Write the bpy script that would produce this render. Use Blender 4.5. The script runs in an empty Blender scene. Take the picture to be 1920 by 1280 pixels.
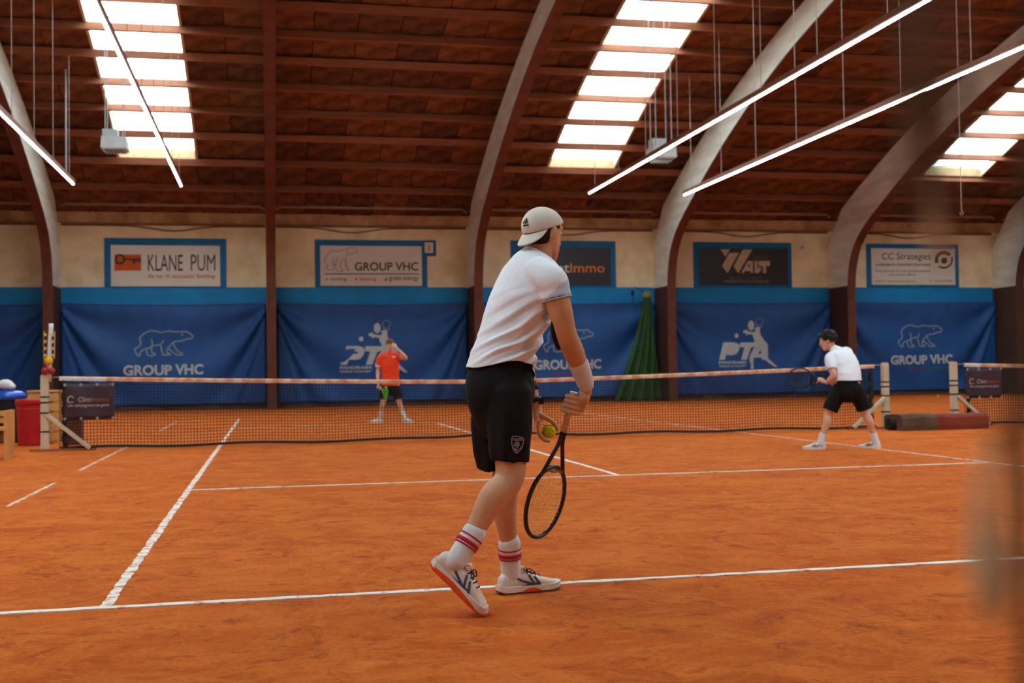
import bpy, bmesh, math, random
from mathutils import Vector, Matrix, noise
random.seed(7)
V = Vector
C = bpy.context.scene.collection
sc = bpy.context.scene

# ------------------------------------------------------------------ camera
FPX = 2164.9
CAM = V((-3.370, -17.420, 1.0452))
YAW, PITCH, ROLL = 0.206697, 0.0261, -0.0149057
_f = V((math.sin(YAW)*math.cos(PITCH), math.cos(YAW)*math.cos(PITCH), math.sin(PITCH)))
_r = V((math.cos(YAW), -math.sin(YAW), 0))
_u = _r.cross(_f)
CR = _r*math.cos(ROLL) + _u*math.sin(ROLL)
CU = -_r*math.sin(ROLL) + _u*math.cos(ROLL)
CF = _f
cam = bpy.data.cameras.new('camera'); cam.sensor_width = 36; cam.lens = 36*FPX/1920
cam.clip_start = 0.05; cam.clip_end = 300
cam.dof.use_dof = True; cam.dof.focus_distance = 5.15; cam.dof.aperture_fstop = 3.8
camo = bpy.data.objects.new('camera', cam); C.objects.link(camo)
camo.matrix_world = Matrix(((CR.x, CU.x, -CF.x, CAM.x), (CR.y, CU.y, -CF.y, CAM.y), (CR.z, CU.z, -CF.z, CAM.z), (0, 0, 0, 1)))
sc.camera = camo
sc.view_settings.view_transform = 'Standard'; sc.view_settings.look = 'None'
sc.view_settings.gamma = 1; sc.view_settings.use_curve_mapping = False
sc.view_settings.exposure = 1.0
sc.cycles.use_denoising = True
sc.cycles.max_bounces = 8; sc.cycles.diffuse_bounces = 5; sc.cycles.transparent_max_bounces = 16
sc.cycles.caustics_reflective = False; sc.cycles.caustics_refractive = False

def ray(px, py): return CF + CR*((px-960)/FPX) + CU*(-(py-640)/FPX)
def at(px, py, d): return CAM + ray(px, py)*d                # point seen at a pixel, d metres in front of the camera
def atp(px, py, ax, val):
    d = ray(px, py); t = (val-CAM[ax])/d[ax]; return CAM + d*t
def ground(px, py): return atp(px, py, 2, 0.0)

# ------------------------------------------------------------------ sky
SKY = 7.0
w = bpy.data.worlds.new('World'); sc.world = w; w.use_nodes = True
nt = w.node_tree; nt.nodes.clear()
N = nt.nodes.new; K = nt.links.new
o = N('ShaderNodeOutputWorld'); b = N('ShaderNodeBackground'); tc = N('ShaderNodeTexCoord')
n1 = N('ShaderNodeTexNoise'); n1.inputs['Scale'].default_value = 5.0; n1.inputs['Detail'].default_value = 7; n1.inputs['Distortion'].default_value = .4
rp = N('ShaderNodeValToRGB'); rp.color_ramp.elements[0].position = .36; rp.color_ramp.elements[1].position = .52
rp.color_ramp.elements[0].color = (.16, .34, .62, 1); rp.color_ramp.elements[1].color = (.84, .94, 1, 1)
K(tc.outputs['Generated'], n1.inputs['Vector']); K(n1.outputs['Fac'], rp.inputs['Fac']); K(rp.outputs['Color'], b.inputs['Color'])
b.inputs['Strength'].default_value = SKY; K(b.outputs['Background'], o.inputs['Surface'])

# ------------------------------------------------------------------ hall numbers
RR, ZA = 43.7, 10.78
def arc(Y): return ZA-RR+math.sqrt(RR*RR-Y*Y)               # line of the arches' backs
def slope(Y): return -Y/math.sqrt(RR*RR-Y*Y)
PU0, PUD = 18.57, 1.217
def purlin_y(i): return PU0-PUD*i
WY = 20.0
BAY = 6.45
ARCHX = [-3.32+BAY*k for k in (-2, -1, 0, 1, 2, 3, 4, 5)]
SKYX = [(-7.57, -5.45), (5.17, 7.27), (18.05, 20.17)]
SKROWS = (1, 14)
XL, XR = ARCHX[0]-.15, ARCHX[-1]+.15

# daylight portals in the skylight openings (guide the sampling of the sky, give off nothing themselves)
for s in (1, -1):
    for (x0, x1) in SKYX:
        ya, yb = purlin_y(SKROWS[0]), purlin_y(SKROWS[1])
        pa, pb = V((0, s*ya, arc(ya)+.75)), V((0, s*yb, arc(yb)+.95))
        L = bpy.data.lights.new('skylight_portal', 'AREA'); L.shape = 'RECTANGLE'
        L.size = x1-x0+.2; L.size_y = (pa-pb).length+.3; L.cycles.is_portal = True
        lo = bpy.data.objects.new('skylight_portal', L); C.objects.link(lo)
        m = (pa+pb)/2; lo.location = ((x0+x1)/2, m.y, m.z)
        d = (pb-pa).normalized(); lo.rotation_euler = (math.atan2(d.z, d.y) if s > 0 else math.atan2(d.z, d.y), 0, 0)
        # keep the portal facing down into the hall
        up = lo.rotation_euler.to_matrix() @ V((0, 0, 1))
        if up.z < 0: lo.rotation_euler = (lo.rotation_euler.x+math.pi, 0, 0)

# ------------------------------------------------------------------ materials
def lin(c):
    r = []
    for v in c:
        v = v/255.0
        r.append(v/12.92 if v <= .04045 else ((v+.055)/1.055)**2.4)
    return (r[0], r[1], r[2], 1)
MATS = {}
def pm(name, col, rough=.6, var=.12, scale=6, bump=0, bscale=60, spec=.3, metal=0, col2=None, stretch=None, lo=.35, hi=.65, detail=4):
    if name in MATS: return MATS[name]
    m = bpy.data.materials.new(name); m.use_nodes = True; t = m.node_tree
    p = t.nodes['Principled BSDF']; p.inputs['Roughness'].default_value = rough
    p.inputs['Specular IOR Level'].default_value = spec; p.inputs['Metallic'].default_value = metal
    c = lin(col); c2 = lin(col2) if col2 else tuple(min(1, v*(1+var)) for v in c[:3])+(1,)
    c1 = c if col2 else tuple(v*(1-var) for v in c[:3])+(1,)
    tc = t.nodes.new('ShaderNodeTexCoord'); mp = t.nodes.new('ShaderNodeMapping')
    if stretch: mp.inputs['Scale'].default_value = stretch
    n = t.nodes.new('ShaderNodeTexNoise'); n.inputs['Scale'].default_value = scale; n.inputs['Detail'].default_value = detail
    r = t.nodes.new('ShaderNodeValToRGB'); r.color_ramp.elements[0].position = lo; r.color_ramp.elements[1].position = hi
    r.color_ramp.elements[0].color = c1; r.color_ramp.elements[1].color = c2
    L = t.links.new
    L(tc.outputs['Object'], mp.inputs['Vector']); L(mp.outputs['Vector'], n.inputs['Vector']); L(n.outputs['Fac'], r.inputs['Fac'])
    L(r.outputs['Color'], p.inputs['Base Color'])
    if bump:
        n2 = t.nodes.new('ShaderNodeTexNoise'); n2.inputs['Scale'].default_value = bscale; n2.inputs['Detail'].default_value = 3
        L(mp.outputs['Vector'], n2.inputs['Vector'])
        bp = t.nodes.new('ShaderNodeBump'); bp.inputs['Strength'].default_value = bump; bp.inputs['Distance'].default_value = .02
        L(n2.outputs['Fac'], bp.inputs['Height']); L(bp.outputs['Normal'], p.inputs['Normal'])
    MATS[name] = m; return m
def emit(name, col, s):
    m = bpy.data.materials.new(name); m.use_nodes = True; t = m.node_tree; t.nodes.clear()
    e = t.nodes.new('ShaderNodeEmission'); e.inputs['Color'].default_value = lin(col); e.inputs['Strength'].default_value = s
    q = t.nodes.new('ShaderNodeOutputMaterial'); t.links.new(e.outputs[0], q.inputs['Surface']); return m
def glass_mat():
    m = bpy.data.materials.new('skylight_glass'); m.use_nodes = True; t = m.node_tree; t.nodes.clear()
    a = t.nodes.new('ShaderNodeBsdfTransparent'); a.inputs[0].default_value = (.93, .95, .95, 1)
    g = t.nodes.new('ShaderNodeBsdfGlossy'); g.inputs['Roughness'].default_value = .1
    x = t.nodes.new('ShaderNodeMixShader'); x.inputs[0].default_value = .05
    q = t.nodes.new('ShaderNodeOutputMaterial'); t.links.new(a.outputs[0], x.inputs[1]); t.links.new(g.outputs[0], x.inputs[2]); t.links.new(x.outputs[0], q.inputs['Surface']); return m
def sheer(name, col, alpha):
    m = pm(name, col, .8, .2, 3); t = m.node_tree; m.node_tree.nodes['Principled BSDF'].inputs['Alpha'].default_value = alpha; return m

def clay_mat():
    m = bpy.data.materials.new('red_clay'); m.use_nodes = True; t = m.node_tree; L = t.links.new
    p = t.nodes['Principled BSDF']; p.inputs['Roughness'].default_value = .92; p.inputs['Specular IOR Level'].default_value = .12
    tc = t.nodes.new('ShaderNodeTexCoord')
    def nz(sc_, det, dist, rough=.6, rot=0, st=(1, 1, 1)):
        mp = t.nodes.new('ShaderNodeMapping'); mp.inputs['Rotation'].default_value = (0, 0, rot); mp.inputs['Scale'].default_value = st
        L(tc.outputs['Object'], mp.inputs['Vector'])
        n = t.nodes.new('ShaderNodeTexNoise'); n.inputs['Scale'].default_value = sc_; n.inputs['Detail'].default_value = det
        n.inputs['Distortion'].default_value = dist; n.inputs['Roughness'].default_value = rough
        L(mp.outputs['Vector'], n.inputs['Vector']); return n.outputs['Fac']
    def ramp(f, a, b, ca, cb):
        r = t.nodes.new('ShaderNodeValToRGB'); r.color_ramp.elements[0].position = a; r.color_ramp.elements[1].position = b
        r.color_ramp.elements[0].color = ca; r.color_ramp.elements[1].color = cb; L(f, r.inputs['Fac']); return r.outputs['Color']
    def mix(f, a, b, mode='MIX'):
        x = t.nodes.new('ShaderNodeMix'); x.data_type = 'RGBA'; x.blend_type = mode
        if isinstance(f, float): x.inputs[0].default_value = f
        else: L(f, x.inputs[0])
        for k, v in ((6, a), (7, b)):
            if isinstance(v, tuple): x.inputs[k].default_value = v
            else: L(v, x.inputs[k])
        return x.outputs[2]
    A = nz(.55, 6, .6); B = nz(1.6, 9, 1.2, .68, .5, (1, 1.25, 1)); D = nz(5.0, 8, 1.2, .7, -.5); SW = nz(.8, 2, 3.2, .5, .3); SW2 = nz(1.9, 2, 2.6, .5, 1.1); E_ = nz(38, 4, .3)
    c = mix(ramp(A, .35, .65, (0, 0, 0, 1), (1, 1, 1, 1)), lin((188, 82, 18)), lin((202, 94, 24)))
    c = mix(ramp(B, .42, .60, (0, 0, 0, 1), (1, 1, 1, 1)), c, lin((214, 108, 34)))
    c = mix(ramp(D, .33, .46, (.75, .75, .75, 1), (0, 0, 0, 1)), c, lin((140, 54, 18)))
    def band(f, m, wd, v):
        r = t.nodes.new('ShaderNodeValToRGB'); e = r.color_ramp.elements; e[0].position = m-wd; e[1].position = m+wd; e[0].color = (0, 0, 0, 1); e[1].color = (0, 0, 0, 1)
        q = e.new(m); q.color = (v, v, v, 1); L(f, r.inputs['Fac']); return r.outputs['Color']
    c = mix(band(SW, .52, .035, .55), c, lin((218, 116, 44))); c = mix(band(SW2, .44, .03, .4), c, lin((214, 112, 40)))
    c = mix(ramp(E_, .3, .5, (.35, .35, .35, 1), (0, 0, 0, 1)), c, lin((130, 50, 18)))
    L(c, p.inputs['Base Color'])
    h = t.nodes.new('ShaderNodeMath'); h.operation = 'MULTIPLY_ADD'; h.inputs[1].default_value = 1.0; L(B, h.inputs[0]); L(D, h.inputs[2])
    h2 = t.nodes.new('ShaderNodeMath'); h2.operation = 'MULTIPLY_ADD'; h2.inputs[1].default_value = .25; L(E_, h2.inputs[0]); L(h.outputs[0], h2.inputs[2])
    bp = t.nodes.new('ShaderNodeBump'); bp.inputs['Strength'].default_value = .8; bp.inputs['Distance'].default_value = .035
    L(h2.outputs[0], bp.inputs['Height']); L(bp.outputs['Normal'], p.inputs['Normal'])
    return m

def line_mat(c1=(232, 222, 205), wear=.42):
    m = bpy.data.materials.new('line_tape'); m.use_nodes = True; t = m.node_tree; L = t.links.new
    p = t.nodes['Principled BSDF']; p.inputs['Roughness'].default_value = .75
    tc = t.nodes.new('ShaderNodeTexCoord'); n = t.nodes.new('ShaderNodeTexNoise'); n.inputs['Scale'].default_value = 9; n.inputs['Detail'].default_value = 8; n.inputs['Roughness'].default_value = .75
    r = t.nodes.new('ShaderNodeValToRGB'); r.color_ramp.elements[0].position = wear-.05; r.color_ramp.elements[1].position = wear+.05
    r.color_ramp.elements[0].color = lin((204, 112, 56)); r.color_ramp.elements[1].color = lin(c1)
    L(tc.outputs['Object'], n.inputs['Vector']); L(n.outputs['Fac'], r.inputs['Fac']); L(r.outputs['Color'], p.inputs['Base Color']); return m

# ------------------------------------------------------------------ mesh helpers
class S:
    def __init__(s): s.v = []; s.f = []
    def add(s, vs, fs):
        k = len(s.v); s.v += [V(a) for a in vs]; s.f += [tuple(i+k for i in f) for f in fs]; return s
    def box(s, c, size, M=None):
        c = V(c); x, y, z = size[0]/2, size[1]/2, size[2]/2
        vs = [V((a*x, b*y, d*z)) for d in (-1, 1) for b in (-1, 1) for a in (-1, 1)]
        if M: vs = [M @ a for a in vs]
        return s.add([a+c for a in vs], [(0, 2, 3, 1), (4, 5, 7, 6), (0, 1, 5, 4), (2, 6, 7, 3), (0, 4, 6, 2), (1, 3, 7, 5)])
    def bar(s, a, b, wx, wy, side=V((1, 0, 0))):
        a, b = V(a), V(b); t = (b-a).normalized(); x = (side-t*side.dot(t)).normalized(); y = t.cross(x)
        vs = [p+x*i*wx/2+y*j*wy/2 for p in (a, b) for i, j in ((-1, -1), (1, -1), (1, 1), (-1, 1))]
        return s.add(vs, [(3, 2, 1, 0), (4, 5, 6, 7)]+[(i, (i+1) % 4, 4+(i+1) % 4, 4+i) for i in range(4)])
    def rings(s, R, c0=True, c1=True, closed=False):
        n = len(R[0]); k = len(s.v)
        for r in R: s.v += [V(a) for a in r]
        m = len(R)
        for i in range(m if closed else m-1):
            j = (i+1) % m
            for a in range(n):
                b = (a+1) % n; s.f.append((k+i*n+a, k+i*n+b, k+j*n+b, k+j*n+a))
        if not closed:
            if c0: s.f.append(tuple(k+a for a in range(n))[::-1])
            if c1: s.f.append(tuple(k+(m-1)*n+a for a in range(n)))
        return s
    def tube(s, pts, r, n=8, side=V((1, 0, 0)), smooth=0, cap=True, closed=False):
        pts = [V(p) for p in pts]; rs = r if isinstance(r, (list, tuple)) else [r]*len(pts)
        rs = [(q, q) if not isinstance(q, (tuple, list)) else q for q in rs]
        if smooth: pts, rs = cat(pts, rs, smooth)
        R = []; m = len(pts)
        for i, p in enumerate(pts):
            if closed: t = pts[(i+1) % m]-pts[i-1]
            else: t = pts[min(i+1, m-1)]-pts[max(i-1, 0)]
            t = t.normalized(); x = side-t*side.dot(t)
            if x.length < 1e-3: x = t.orthogonal()
            x.normalize(); y = t.cross(x)
            R.append([p+x*rs[i][0]*math.cos(2*math.pi*a/n)+y*rs[i][1]*math.sin(2*math.pi*a/n) for a in range(n)])
        return s.rings(R, cap, cap, closed)
    def limb(s, pts, rads, side, n=16, steps=5, flat=False):
        pts = [V(p) for p in pts]; rads = [(q, q) if not isinstance(q, (tuple, list)) else q for q in rads]
        t0 = (pts[0]-pts[1]).normalized(); t1 = (pts[-1]-pts[-2]).normalized()
        P, Rd = cat(pts, rads, steps)
        a = [(P[0]+t0*.9*min(Rd[0]), .35), (P[0]+t0*.6*min(Rd[0]), .78)]
        z = [(P[-1]+t1*.6*min(Rd[-1]), .78), (P[-1]+t1*.9*min(Rd[-1]), .35)]
        if flat: z = []
        P2 = [q[0] for q in a]+P+[q[0] for q in z]
        R2 = [(Rd[0][0]*q[1], Rd[0][1]*q[1]) for q in a]+Rd+[(Rd[-1][0]*q[1], Rd[-1][1]*q[1]) for q in z]
        return s.tube(P2, R2, n, side)
    def ell(s, c, ax, ay, az, n=16, m=10):
        R = []
        for i in range(m+1):
            th = -math.pi/2+math.pi*(i+.0)/m; th = max(min(th, 1.50), -1.50)
            R.append([V(c)+V(ax)*math.cos(th)*math.cos(2*math.pi*a/n)+V(ay)*math.cos(th)*math.sin(2*math.pi*a/n)+V(az)*math.sin(th) for a in range(n)])
        return s.rings(R)
    def sphere(s, c, r, n=16, m=10): return s.ell(c, (r, 0, 0), (0, r, 0), (0, 0, r), n, m)
    def disc_prism(s, pts, d):
        n = len(pts); d = V(d)
        return s.add([V(p) for p in pts]+[V(p)+d for p in pts], [tuple(range(n))[::-1], tuple(range(n, 2*n))]+[(i, (i+1) % n, n+(i+1) % n, n+i) for i in range(n)])
    def mesh(s, name, off=V((0, 0, 0))):
        me = bpy.data.meshes.new(name); me.from_pydata([tuple(a-off) for a in s.v], [], s.f); me.update()
        bm = bmesh.new(); bm.from_mesh(me); bmesh.ops.recalc_face_normals(bm, faces=bm.faces); bm.to_mesh(me); bm.free(); return me
def cat(pts, rs, k):
    n = len(pts); P, R = [], []
    for i in range(n-1):
        p = [pts[max(i-1, 0)], pts[i], pts[i+1], pts[min(i+2, n-1)]]; q = [rs[max(i-1, 0)], rs[i], rs[i+1], rs[min(i+2, n-1)]]
        for j in range(k):
            t = j/k
            h = (-.5*t+t*t-.5*t**3, 1-2.5*t*t+1.5*t**3, .5*t+2*t*t-1.5*t**3, -.5*t*t+.5*t**3)
            P.append(sum((a*b for a, b in zip(p, h)), V((0, 0, 0))))
            R.append(tuple(sum(a[c]*b for a, b in zip(q, h)) for c in (0, 1)))
    P.append(pts[-1]); R.append(rs[-1]); return P, R
OFF = {}
def tag(o, label=None, cat_=None, group=None, kind=None):
    if label: o['label'] = label
    if cat_: o['category'] = cat_
    if group: o['group'] = group
    if kind: o['kind'] = kind
    return o
def thing(name, loc, label=None, cat_=None, group=None, kind=None):
    o = bpy.data.objects.new(name, None); o.empty_display_size = .2; C.objects.link(o); o.location = loc; OFF[o.name] = V(loc)
    return tag(o, label, cat_, group, kind)
def put(name, shape, mat, parent=None, origin=None, smooth=False, label=None, cat_=None, group=None, kind=None, me=None):
    off = OFF[parent.name] if parent else V(origin or (0, 0, 0))
    if me is None: me = shape.mesh(name, off)
    else: me.transform(Matrix.Translation(-off))
    for mm in (mat if isinstance(mat, (list, tuple)) else [mat]): me.materials.append(mm)
    if smooth:
        for p in me.polygons: p.use_smooth = True
    o = bpy.data.objects.new(name, me); C.objects.link(o)
    if parent: o.parent = parent
    else: o.location = off
    OFF[o.name] = off
    return tag(o, label, cat_, group, kind)
def remesh(shape, voxel, smooth=4, fac=.5):
    me = shape.mesh('tmp'); ob = bpy.data.objects.new('tmp', me); C.objects.link(ob)
    r = ob.modifiers.new('r', 'REMESH'); r.mode = 'VOXEL'; r.voxel_size = voxel; r.use_smooth_shade = True
    q = ob.modifiers.new('s', 'SMOOTH'); q.factor = fac; q.iterations = smooth
    dg = bpy.context.evaluated_depsgraph_get(); out = bpy.data.meshes.new_from_object(ob.evaluated_get(dg))
    bpy.data.objects.remove(ob); bpy.data.meshes.remove(me); out.name = 'surface'; return out
def cut(me, co, no, rad):
    co, no = V(co), V(no).normalized(); bm = bmesh.new(); bm.from_mesh(me)
    fs = [f for f in bm.faces if all((v.co-co).length < rad for v in f.verts)]
    g = set(fs)
    for f in fs: g.update(f.verts); g.update(f.edges)
    bmesh.ops.bisect_plane(bm, geom=list(g), plane_co=co, plane_no=no, clear_outer=True, dist=1e-5)
    bm.to_mesh(me); bm.free(); return me
def keep_big(me):
    bm = bmesh.new(); bm.from_mesh(me); seen = set(); comps = []
    for v in bm.verts:
        if v in seen: continue
        st = [v]; seen.add(v); c = []
        while st:
            a = st.pop(); c.append(a)
            for e in a.link_edges:
                o = e.other_vert(a)
                if o not in seen: seen.add(o); st.append(o)
        comps.append(c)
    comps.sort(key=len)
    for c in comps[:-1]: bmesh.ops.delete(bm, geom=c, context='VERTS')
    bm.to_mesh(me); bm.free(); return me
def uncap(me, co, no, rad, tol=.02):
    co, no = V(co), V(no).normalized(); bm = bmesh.new(); bm.from_mesh(me); bm.normal_update()
    d = [f for f in bm.faces if (f.calc_center_median()-co).length < rad and abs((f.calc_center_median()-co).dot(no)) < tol and f.normal.dot(no) > .72]
    bmesh.ops.delete(bm, geom=d, context='FACES'); bm.to_mesh(me); bm.free(); return keep_big(me)
def drop_faces(me, fn):
    bm = bmesh.new(); bm.from_mesh(me); d = [f for f in bm.faces if fn(f.calc_center_median())]
    bmesh.ops.delete(bm, geom=d, context='FACES'); bm.to_mesh(me); bm.free(); return me
def warp(me, fn):
    for v in me.vertices: v.co = fn(v.co)
    me.update(); return me
def solid(o, th, off=-1.0):
    m = o.modifiers.new('thickness', 'SOLIDIFY'); m.thickness = th; m.offset = off; return o
_txt = {}
def text_uv(s, bold=0.0, shear=0.0):
    key = (s, bold, shear)
    if key not in _txt:
        cu = bpy.data.curves.new('t', 'FONT'); cu.body = s; cu.offset = bold; cu.shear = shear; cu.resolution_u = 3
        ob = bpy.data.objects.new('t', cu); C.objects.link(ob)
        dg = bpy.context.evaluated_depsgraph_get(); me = bpy.data.meshes.new_from_object(ob.evaluated_get(dg))
        vs = [(v.co.x, v.co.y) for v in me.vertices]; fs = [tuple(p.vertices) for p in me.polygons]
        bpy.data.objects.remove(ob); bpy.data.curves.remove(cu); bpy.data.meshes.remove(me)
        x0 = min(a[0] for a in vs); x1 = max(a[0] for a in vs); y0 = min(a[1] for a in vs); y1 = max(a[1] for a in vs)
        _txt[key] = ([((a[0]-x0)/(x1-x0), (a[1]-y0)/(y1-y0)) for a in vs], fs)
    return _txt[key]
def text(sh, s, u0, u1, v0, v1, mp, bold=0.0, shear=0.0):
    vs, fs = text_uv(s, bold, shear)
    sh.add([mp(u0+(u1-u0)*a, v0+(v1-v0)*b) for a, b in vs], fs); return sh
def ribbon(sh, pts, wd, mp, closed=False):
    """flat printed stroke of width wd through 2-D points"""
    P = [V((a, b, 0)) for a, b in pts]
    if closed: P = P+[P[0]]
    P, _ = cat(P, [(0, 0)]*len(P), 4); n = len(P); k = len(sh.v)
    for i, p in enumerate(P):
        t = (P[min(i+1, n-1)]-P[max(i-1, 0)]).normalized(); q = V((-t.y, t.x, 0))*wd/2
        sh.v += [mp(p.x+q.x, p.y+q.y), mp(p.x-q.x, p.y-q.y)]
    sh.f += [(k+2*i, k+2*i+1, k+2*i+3, k+2*i+2) for i in range(n-1)]; return sh
def poly(sh, pts, mp): return sh.add([mp(a, b) for a, b in pts], [tuple(range(len(pts)))])
def disc(sh, u, v, r, mp, r2=None, a0=0, a1=2*math.pi, n=28):
    if r2 is None: return poly(sh, [(u+r*math.cos(2*math.pi*i/n), v+r*math.sin(2*math.pi*i/n)) for i in range(n)], mp)
    k = len(sh.v)
    for i in range(n+1):
        a = a0+(a1-a0)*i/n; sh.v += [mp(u+r*math.cos(a), v+r*math.sin(a)), mp(u+r2*math.cos(a), v+r2*math.sin(a))]
    sh.f += [(k+2*i, k+2*i+1, k+2*i+3, k+2*i+2) for i in range(n)]; return sh
#==STRUCT==
# ================================================================== SETTING
M_clay = clay_mat(); M_line = line_mat(); M_line3 = line_mat((232, 222, 205), .47); M_line2 = line_mat((214, 196, 172), .47)
M_cream = pm('painted_block_wall', (204, 184, 140), .85, .1, 1.2, .25, 40, col2=(230, 216, 178), lo=.3, hi=.6)
M_upper = pm('reddish_lit_upper_wall', (150, 112, 78), .85, .1, 1.6, .3, 30, col2=(196, 160, 116))  # darker reddish light on the upper brick put into its colour
M_blue = pm('cyan_blue_paint', (14, 128, 186), .6, .08, 1.5, .15, 40)
M_frame = pm('dark_blue_paint', (12, 104, 150), .6, .08, 1.5, .1, 40)
M_roof = pm('brown_roof_board', (78, 47, 29), .9, .2, 2.2, .25, 14, col2=(132, 82, 50), detail=8)
M_roof2 = pm('brown_roof_board_dark', (62, 38, 25), .9, .2, 2.6, .25, 14, col2=(108, 66, 42), detail=8)
M_purlin = pm('purlin_wood', (138, 86, 58), .8, .15, 3, .2, 30, stretch=(.3, 3, 3))
M_shell = pm('roof_shell', (60, 34, 22), .95)
M_arch = pm('whitewashed_glulam', (206, 202, 186), .8, .1, 1.4, .2, 24, col2=(228, 226, 210), stretch=(1, .5, 3))
M_intr = pm('red_brown_stain', (100, 56, 38), .75, .15, 3, .2, 30)
M_foot = pm('dark_brown_paint', (74, 48, 38), .75, .15, 2, .15, 30)
M_curb = pm('skylight_curb', (206, 190, 160), .8, .1, 4)
M_curbw = pm('skylight_end_board', (190, 160, 118), .8, .15, 5)
M_glass = glass_mat()
M_pipe = pm('grey_conduit', (150, 122, 104), .5, .1, 3)
M_plank = pm('kick_board', (96, 68, 50), .85, .2, 3)
M_plain = pm('end_wall_paint', (224, 222, 214), .9, .05, 1)

# floor with court lines
fl = S(); fl.add([(XL-.5, -21, 0), (XR+.5, -21, 0), (XR+.5, 20.6, 0), (XL-.5, 20.6, 0)], [(0, 1, 2, 3)])
floor = put('floor', fl, M_clay, kind='structure')
def court_line(a, b, wd=.05, mat=M_line, jit=.006, step=.12):
    a, b = V((a[0], a[1], 0)), V((b[0], b[1], 0)); t = (b-a).normalized(); q = V((-t.y, t.x, 0)); n = max(2, int((b-a).length/step)); sh = S(); R = []
    for i in range(n+1):
        p = a.lerp(b, i/n); l = wd/2+random.uniform(-jit, jit); r = wd/2+random.uniform(-jit, jit)
        R.append([p+q*l+V((0, 0, .0)), p+q*l+V((0, 0, .006)), p-q*r+V((0, 0, .006)), p-q*r])
    sh.rings(R); return put('court_line', sh, mat, floor)
Y0 = .3
court_line((-5.9, -11.885), (6.2, -11.885), .055, jit=.007, step=.07)
court_line((-4.115, -11.85), (-4.115, 11.0), .052, jit=.006, step=.045, mat=M_line3)
court_line((4.115, -11.85), (4.115, 11.885), .045, M_line2)
court_line((-4.10, -6.40), (4.10, -6.40), .042)
court_line((0, -6.38), (0, 6.40), .045)
court_line((-5.485, -7.3), (-5.485, -5.2), .035, M_line2, .008)
court_line((-5.485, -3.6), (-5.485, .8), .035, M_line2, .008)
court_line((-5.485, 6), (-5.485, 10.2), .04, M_line2, .008)
court_line((-4.1, 6.40), (4.1, 6.40), .045, M_line2)
# low scuffs pushed up in the clay where players slide
# far wall: blue below, cream blocks above
wf = S()
wf.box(((XL+XR)/2, WY+.15, 1.92), (XR-XL+.6, .3, 3.84))
wall = put('wall_far', wf, M_blue, kind='structure')
w2 = S(); w2.box(((XL+XR)/2, WY+.15, 4.83), (XR-XL+.6, .3, 1.98)); put('wall_block_face', w2, M_cream, wall)
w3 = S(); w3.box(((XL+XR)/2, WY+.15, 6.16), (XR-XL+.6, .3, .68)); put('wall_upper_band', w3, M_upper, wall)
for k in range(len(ARCHX)-1):
    x0, x1 = ARCHX[k]+.16, ARCHX[k+1]-.16
    h = S(); h.box(((x0+x1)/2, WY-.03, 5.80), (x1-x0, .06, .07)); put('ledge', h, pm('brown_ledge', (128, 90, 58), .8), wall)
    h = S(); h.box(((x0+x1)/2, WY-.06, .07), (x1-x0, .08, .14)); put('kick_board', h, M_plank, wall)
    for (zz, yy, r) in ((6.56, 19.45, .05), (6.36, 19.62, .05)):
        h = S(); h.tube([(x0, yy+.16, zz-.08), (x0+.18, yy, zz), (x1-.18, yy, zz), (x1, yy+.16, zz-.08)], r, 8, V((0, 0, 1)))
        put('wall_pipe', h, M_pipe, wall, smooth=True)
    # slack cable under the ledge
    h = S(); m = random.uniform(.35, .6)
    h.tube([V((x0+(x1-x0)*t, WY-.05, 5.75-.16*math.exp(-((t-m)/.13)**2))) for t in [i/24 for i in range(25)]], .018, 5, V((0, 0, 1)))
    put('cable', h, pm('dark_cable', (82, 56, 40), .7), wall)
for nm, c, sz in (('wall_left', (XL-.3, 0, 4), (.3, 42, 8)), ('wall_right', (XR+.3, 0, 4), (.3, 42, 8)), ('wall_near', ((XL+XR)/2, -20.6, 3.3), (XR-XL+1, .3, 6.6))):
    h = S(); h.box(c, sz); put(nm, h, M_plain, kind='structure')
for x in (XL-.3, XR+.3):   # gables above the end walls
    g = S(); ys = [-20+2*i for i in range(21)]
    g.disc_prism([(x-.15, y, arc(y)+.6) for y in ys]+[(x-.15, 20, 5), (x-.15, -20, 5)], (.3, 0, 0))
    put('gable', g, M_plain, [q for q in C.objects if q.name == ('wall_left' if x < 0 else 'wall_right')][0])

# ceiling: outer shell with holes, boards, purlins
NROW = 31
def in_sky(xm, row, s=1):
    rr = row
    return any(a < xm < b for a, b in SKYX) and SKROWS[0] <= rr < SKROWS[1]
sh = S()
xs = sorted([XL-.4, XR+.4]+[v for a in SKYX for v in a])
YB = [20.9]+[purlin_y(i) for i in range(0, 16)]         # far half rows: YB[j]..YB[j+1]; row index = j-1
YB[-1] = 0.0
for s in (1, -1):
    for j in range(len(YB)-1):
        ya, yb = YB[j], YB[j+1]
        za = arc(ya)+.34; zb = arc(yb)+.34
        for i in range(len(xs)-1):
            if in_sky((xs[i]+xs[i+1])/2, j-1): continue
            k = len(sh.v)
            for dz in (0, .08):
                sh.v += [V((xs[i], s*ya, za+dz)), V((xs[i+1], s*ya, za+dz)), V((xs[i+1], s*yb, zb+dz)), V((xs[i], s*yb, zb+dz))]
            sh.f += [(k, k+1, k+2, k+3), (k+7, k+6, k+5, k+4), (k, k+4, k+5, k+1), (k+1, k+5, k+6, k+2), (k+2, k+6, k+7, k+3), (k+3, k+7, k+4, k)]
ceil_ = put('ceiling', sh, M_shell, kind='structure')
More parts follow.
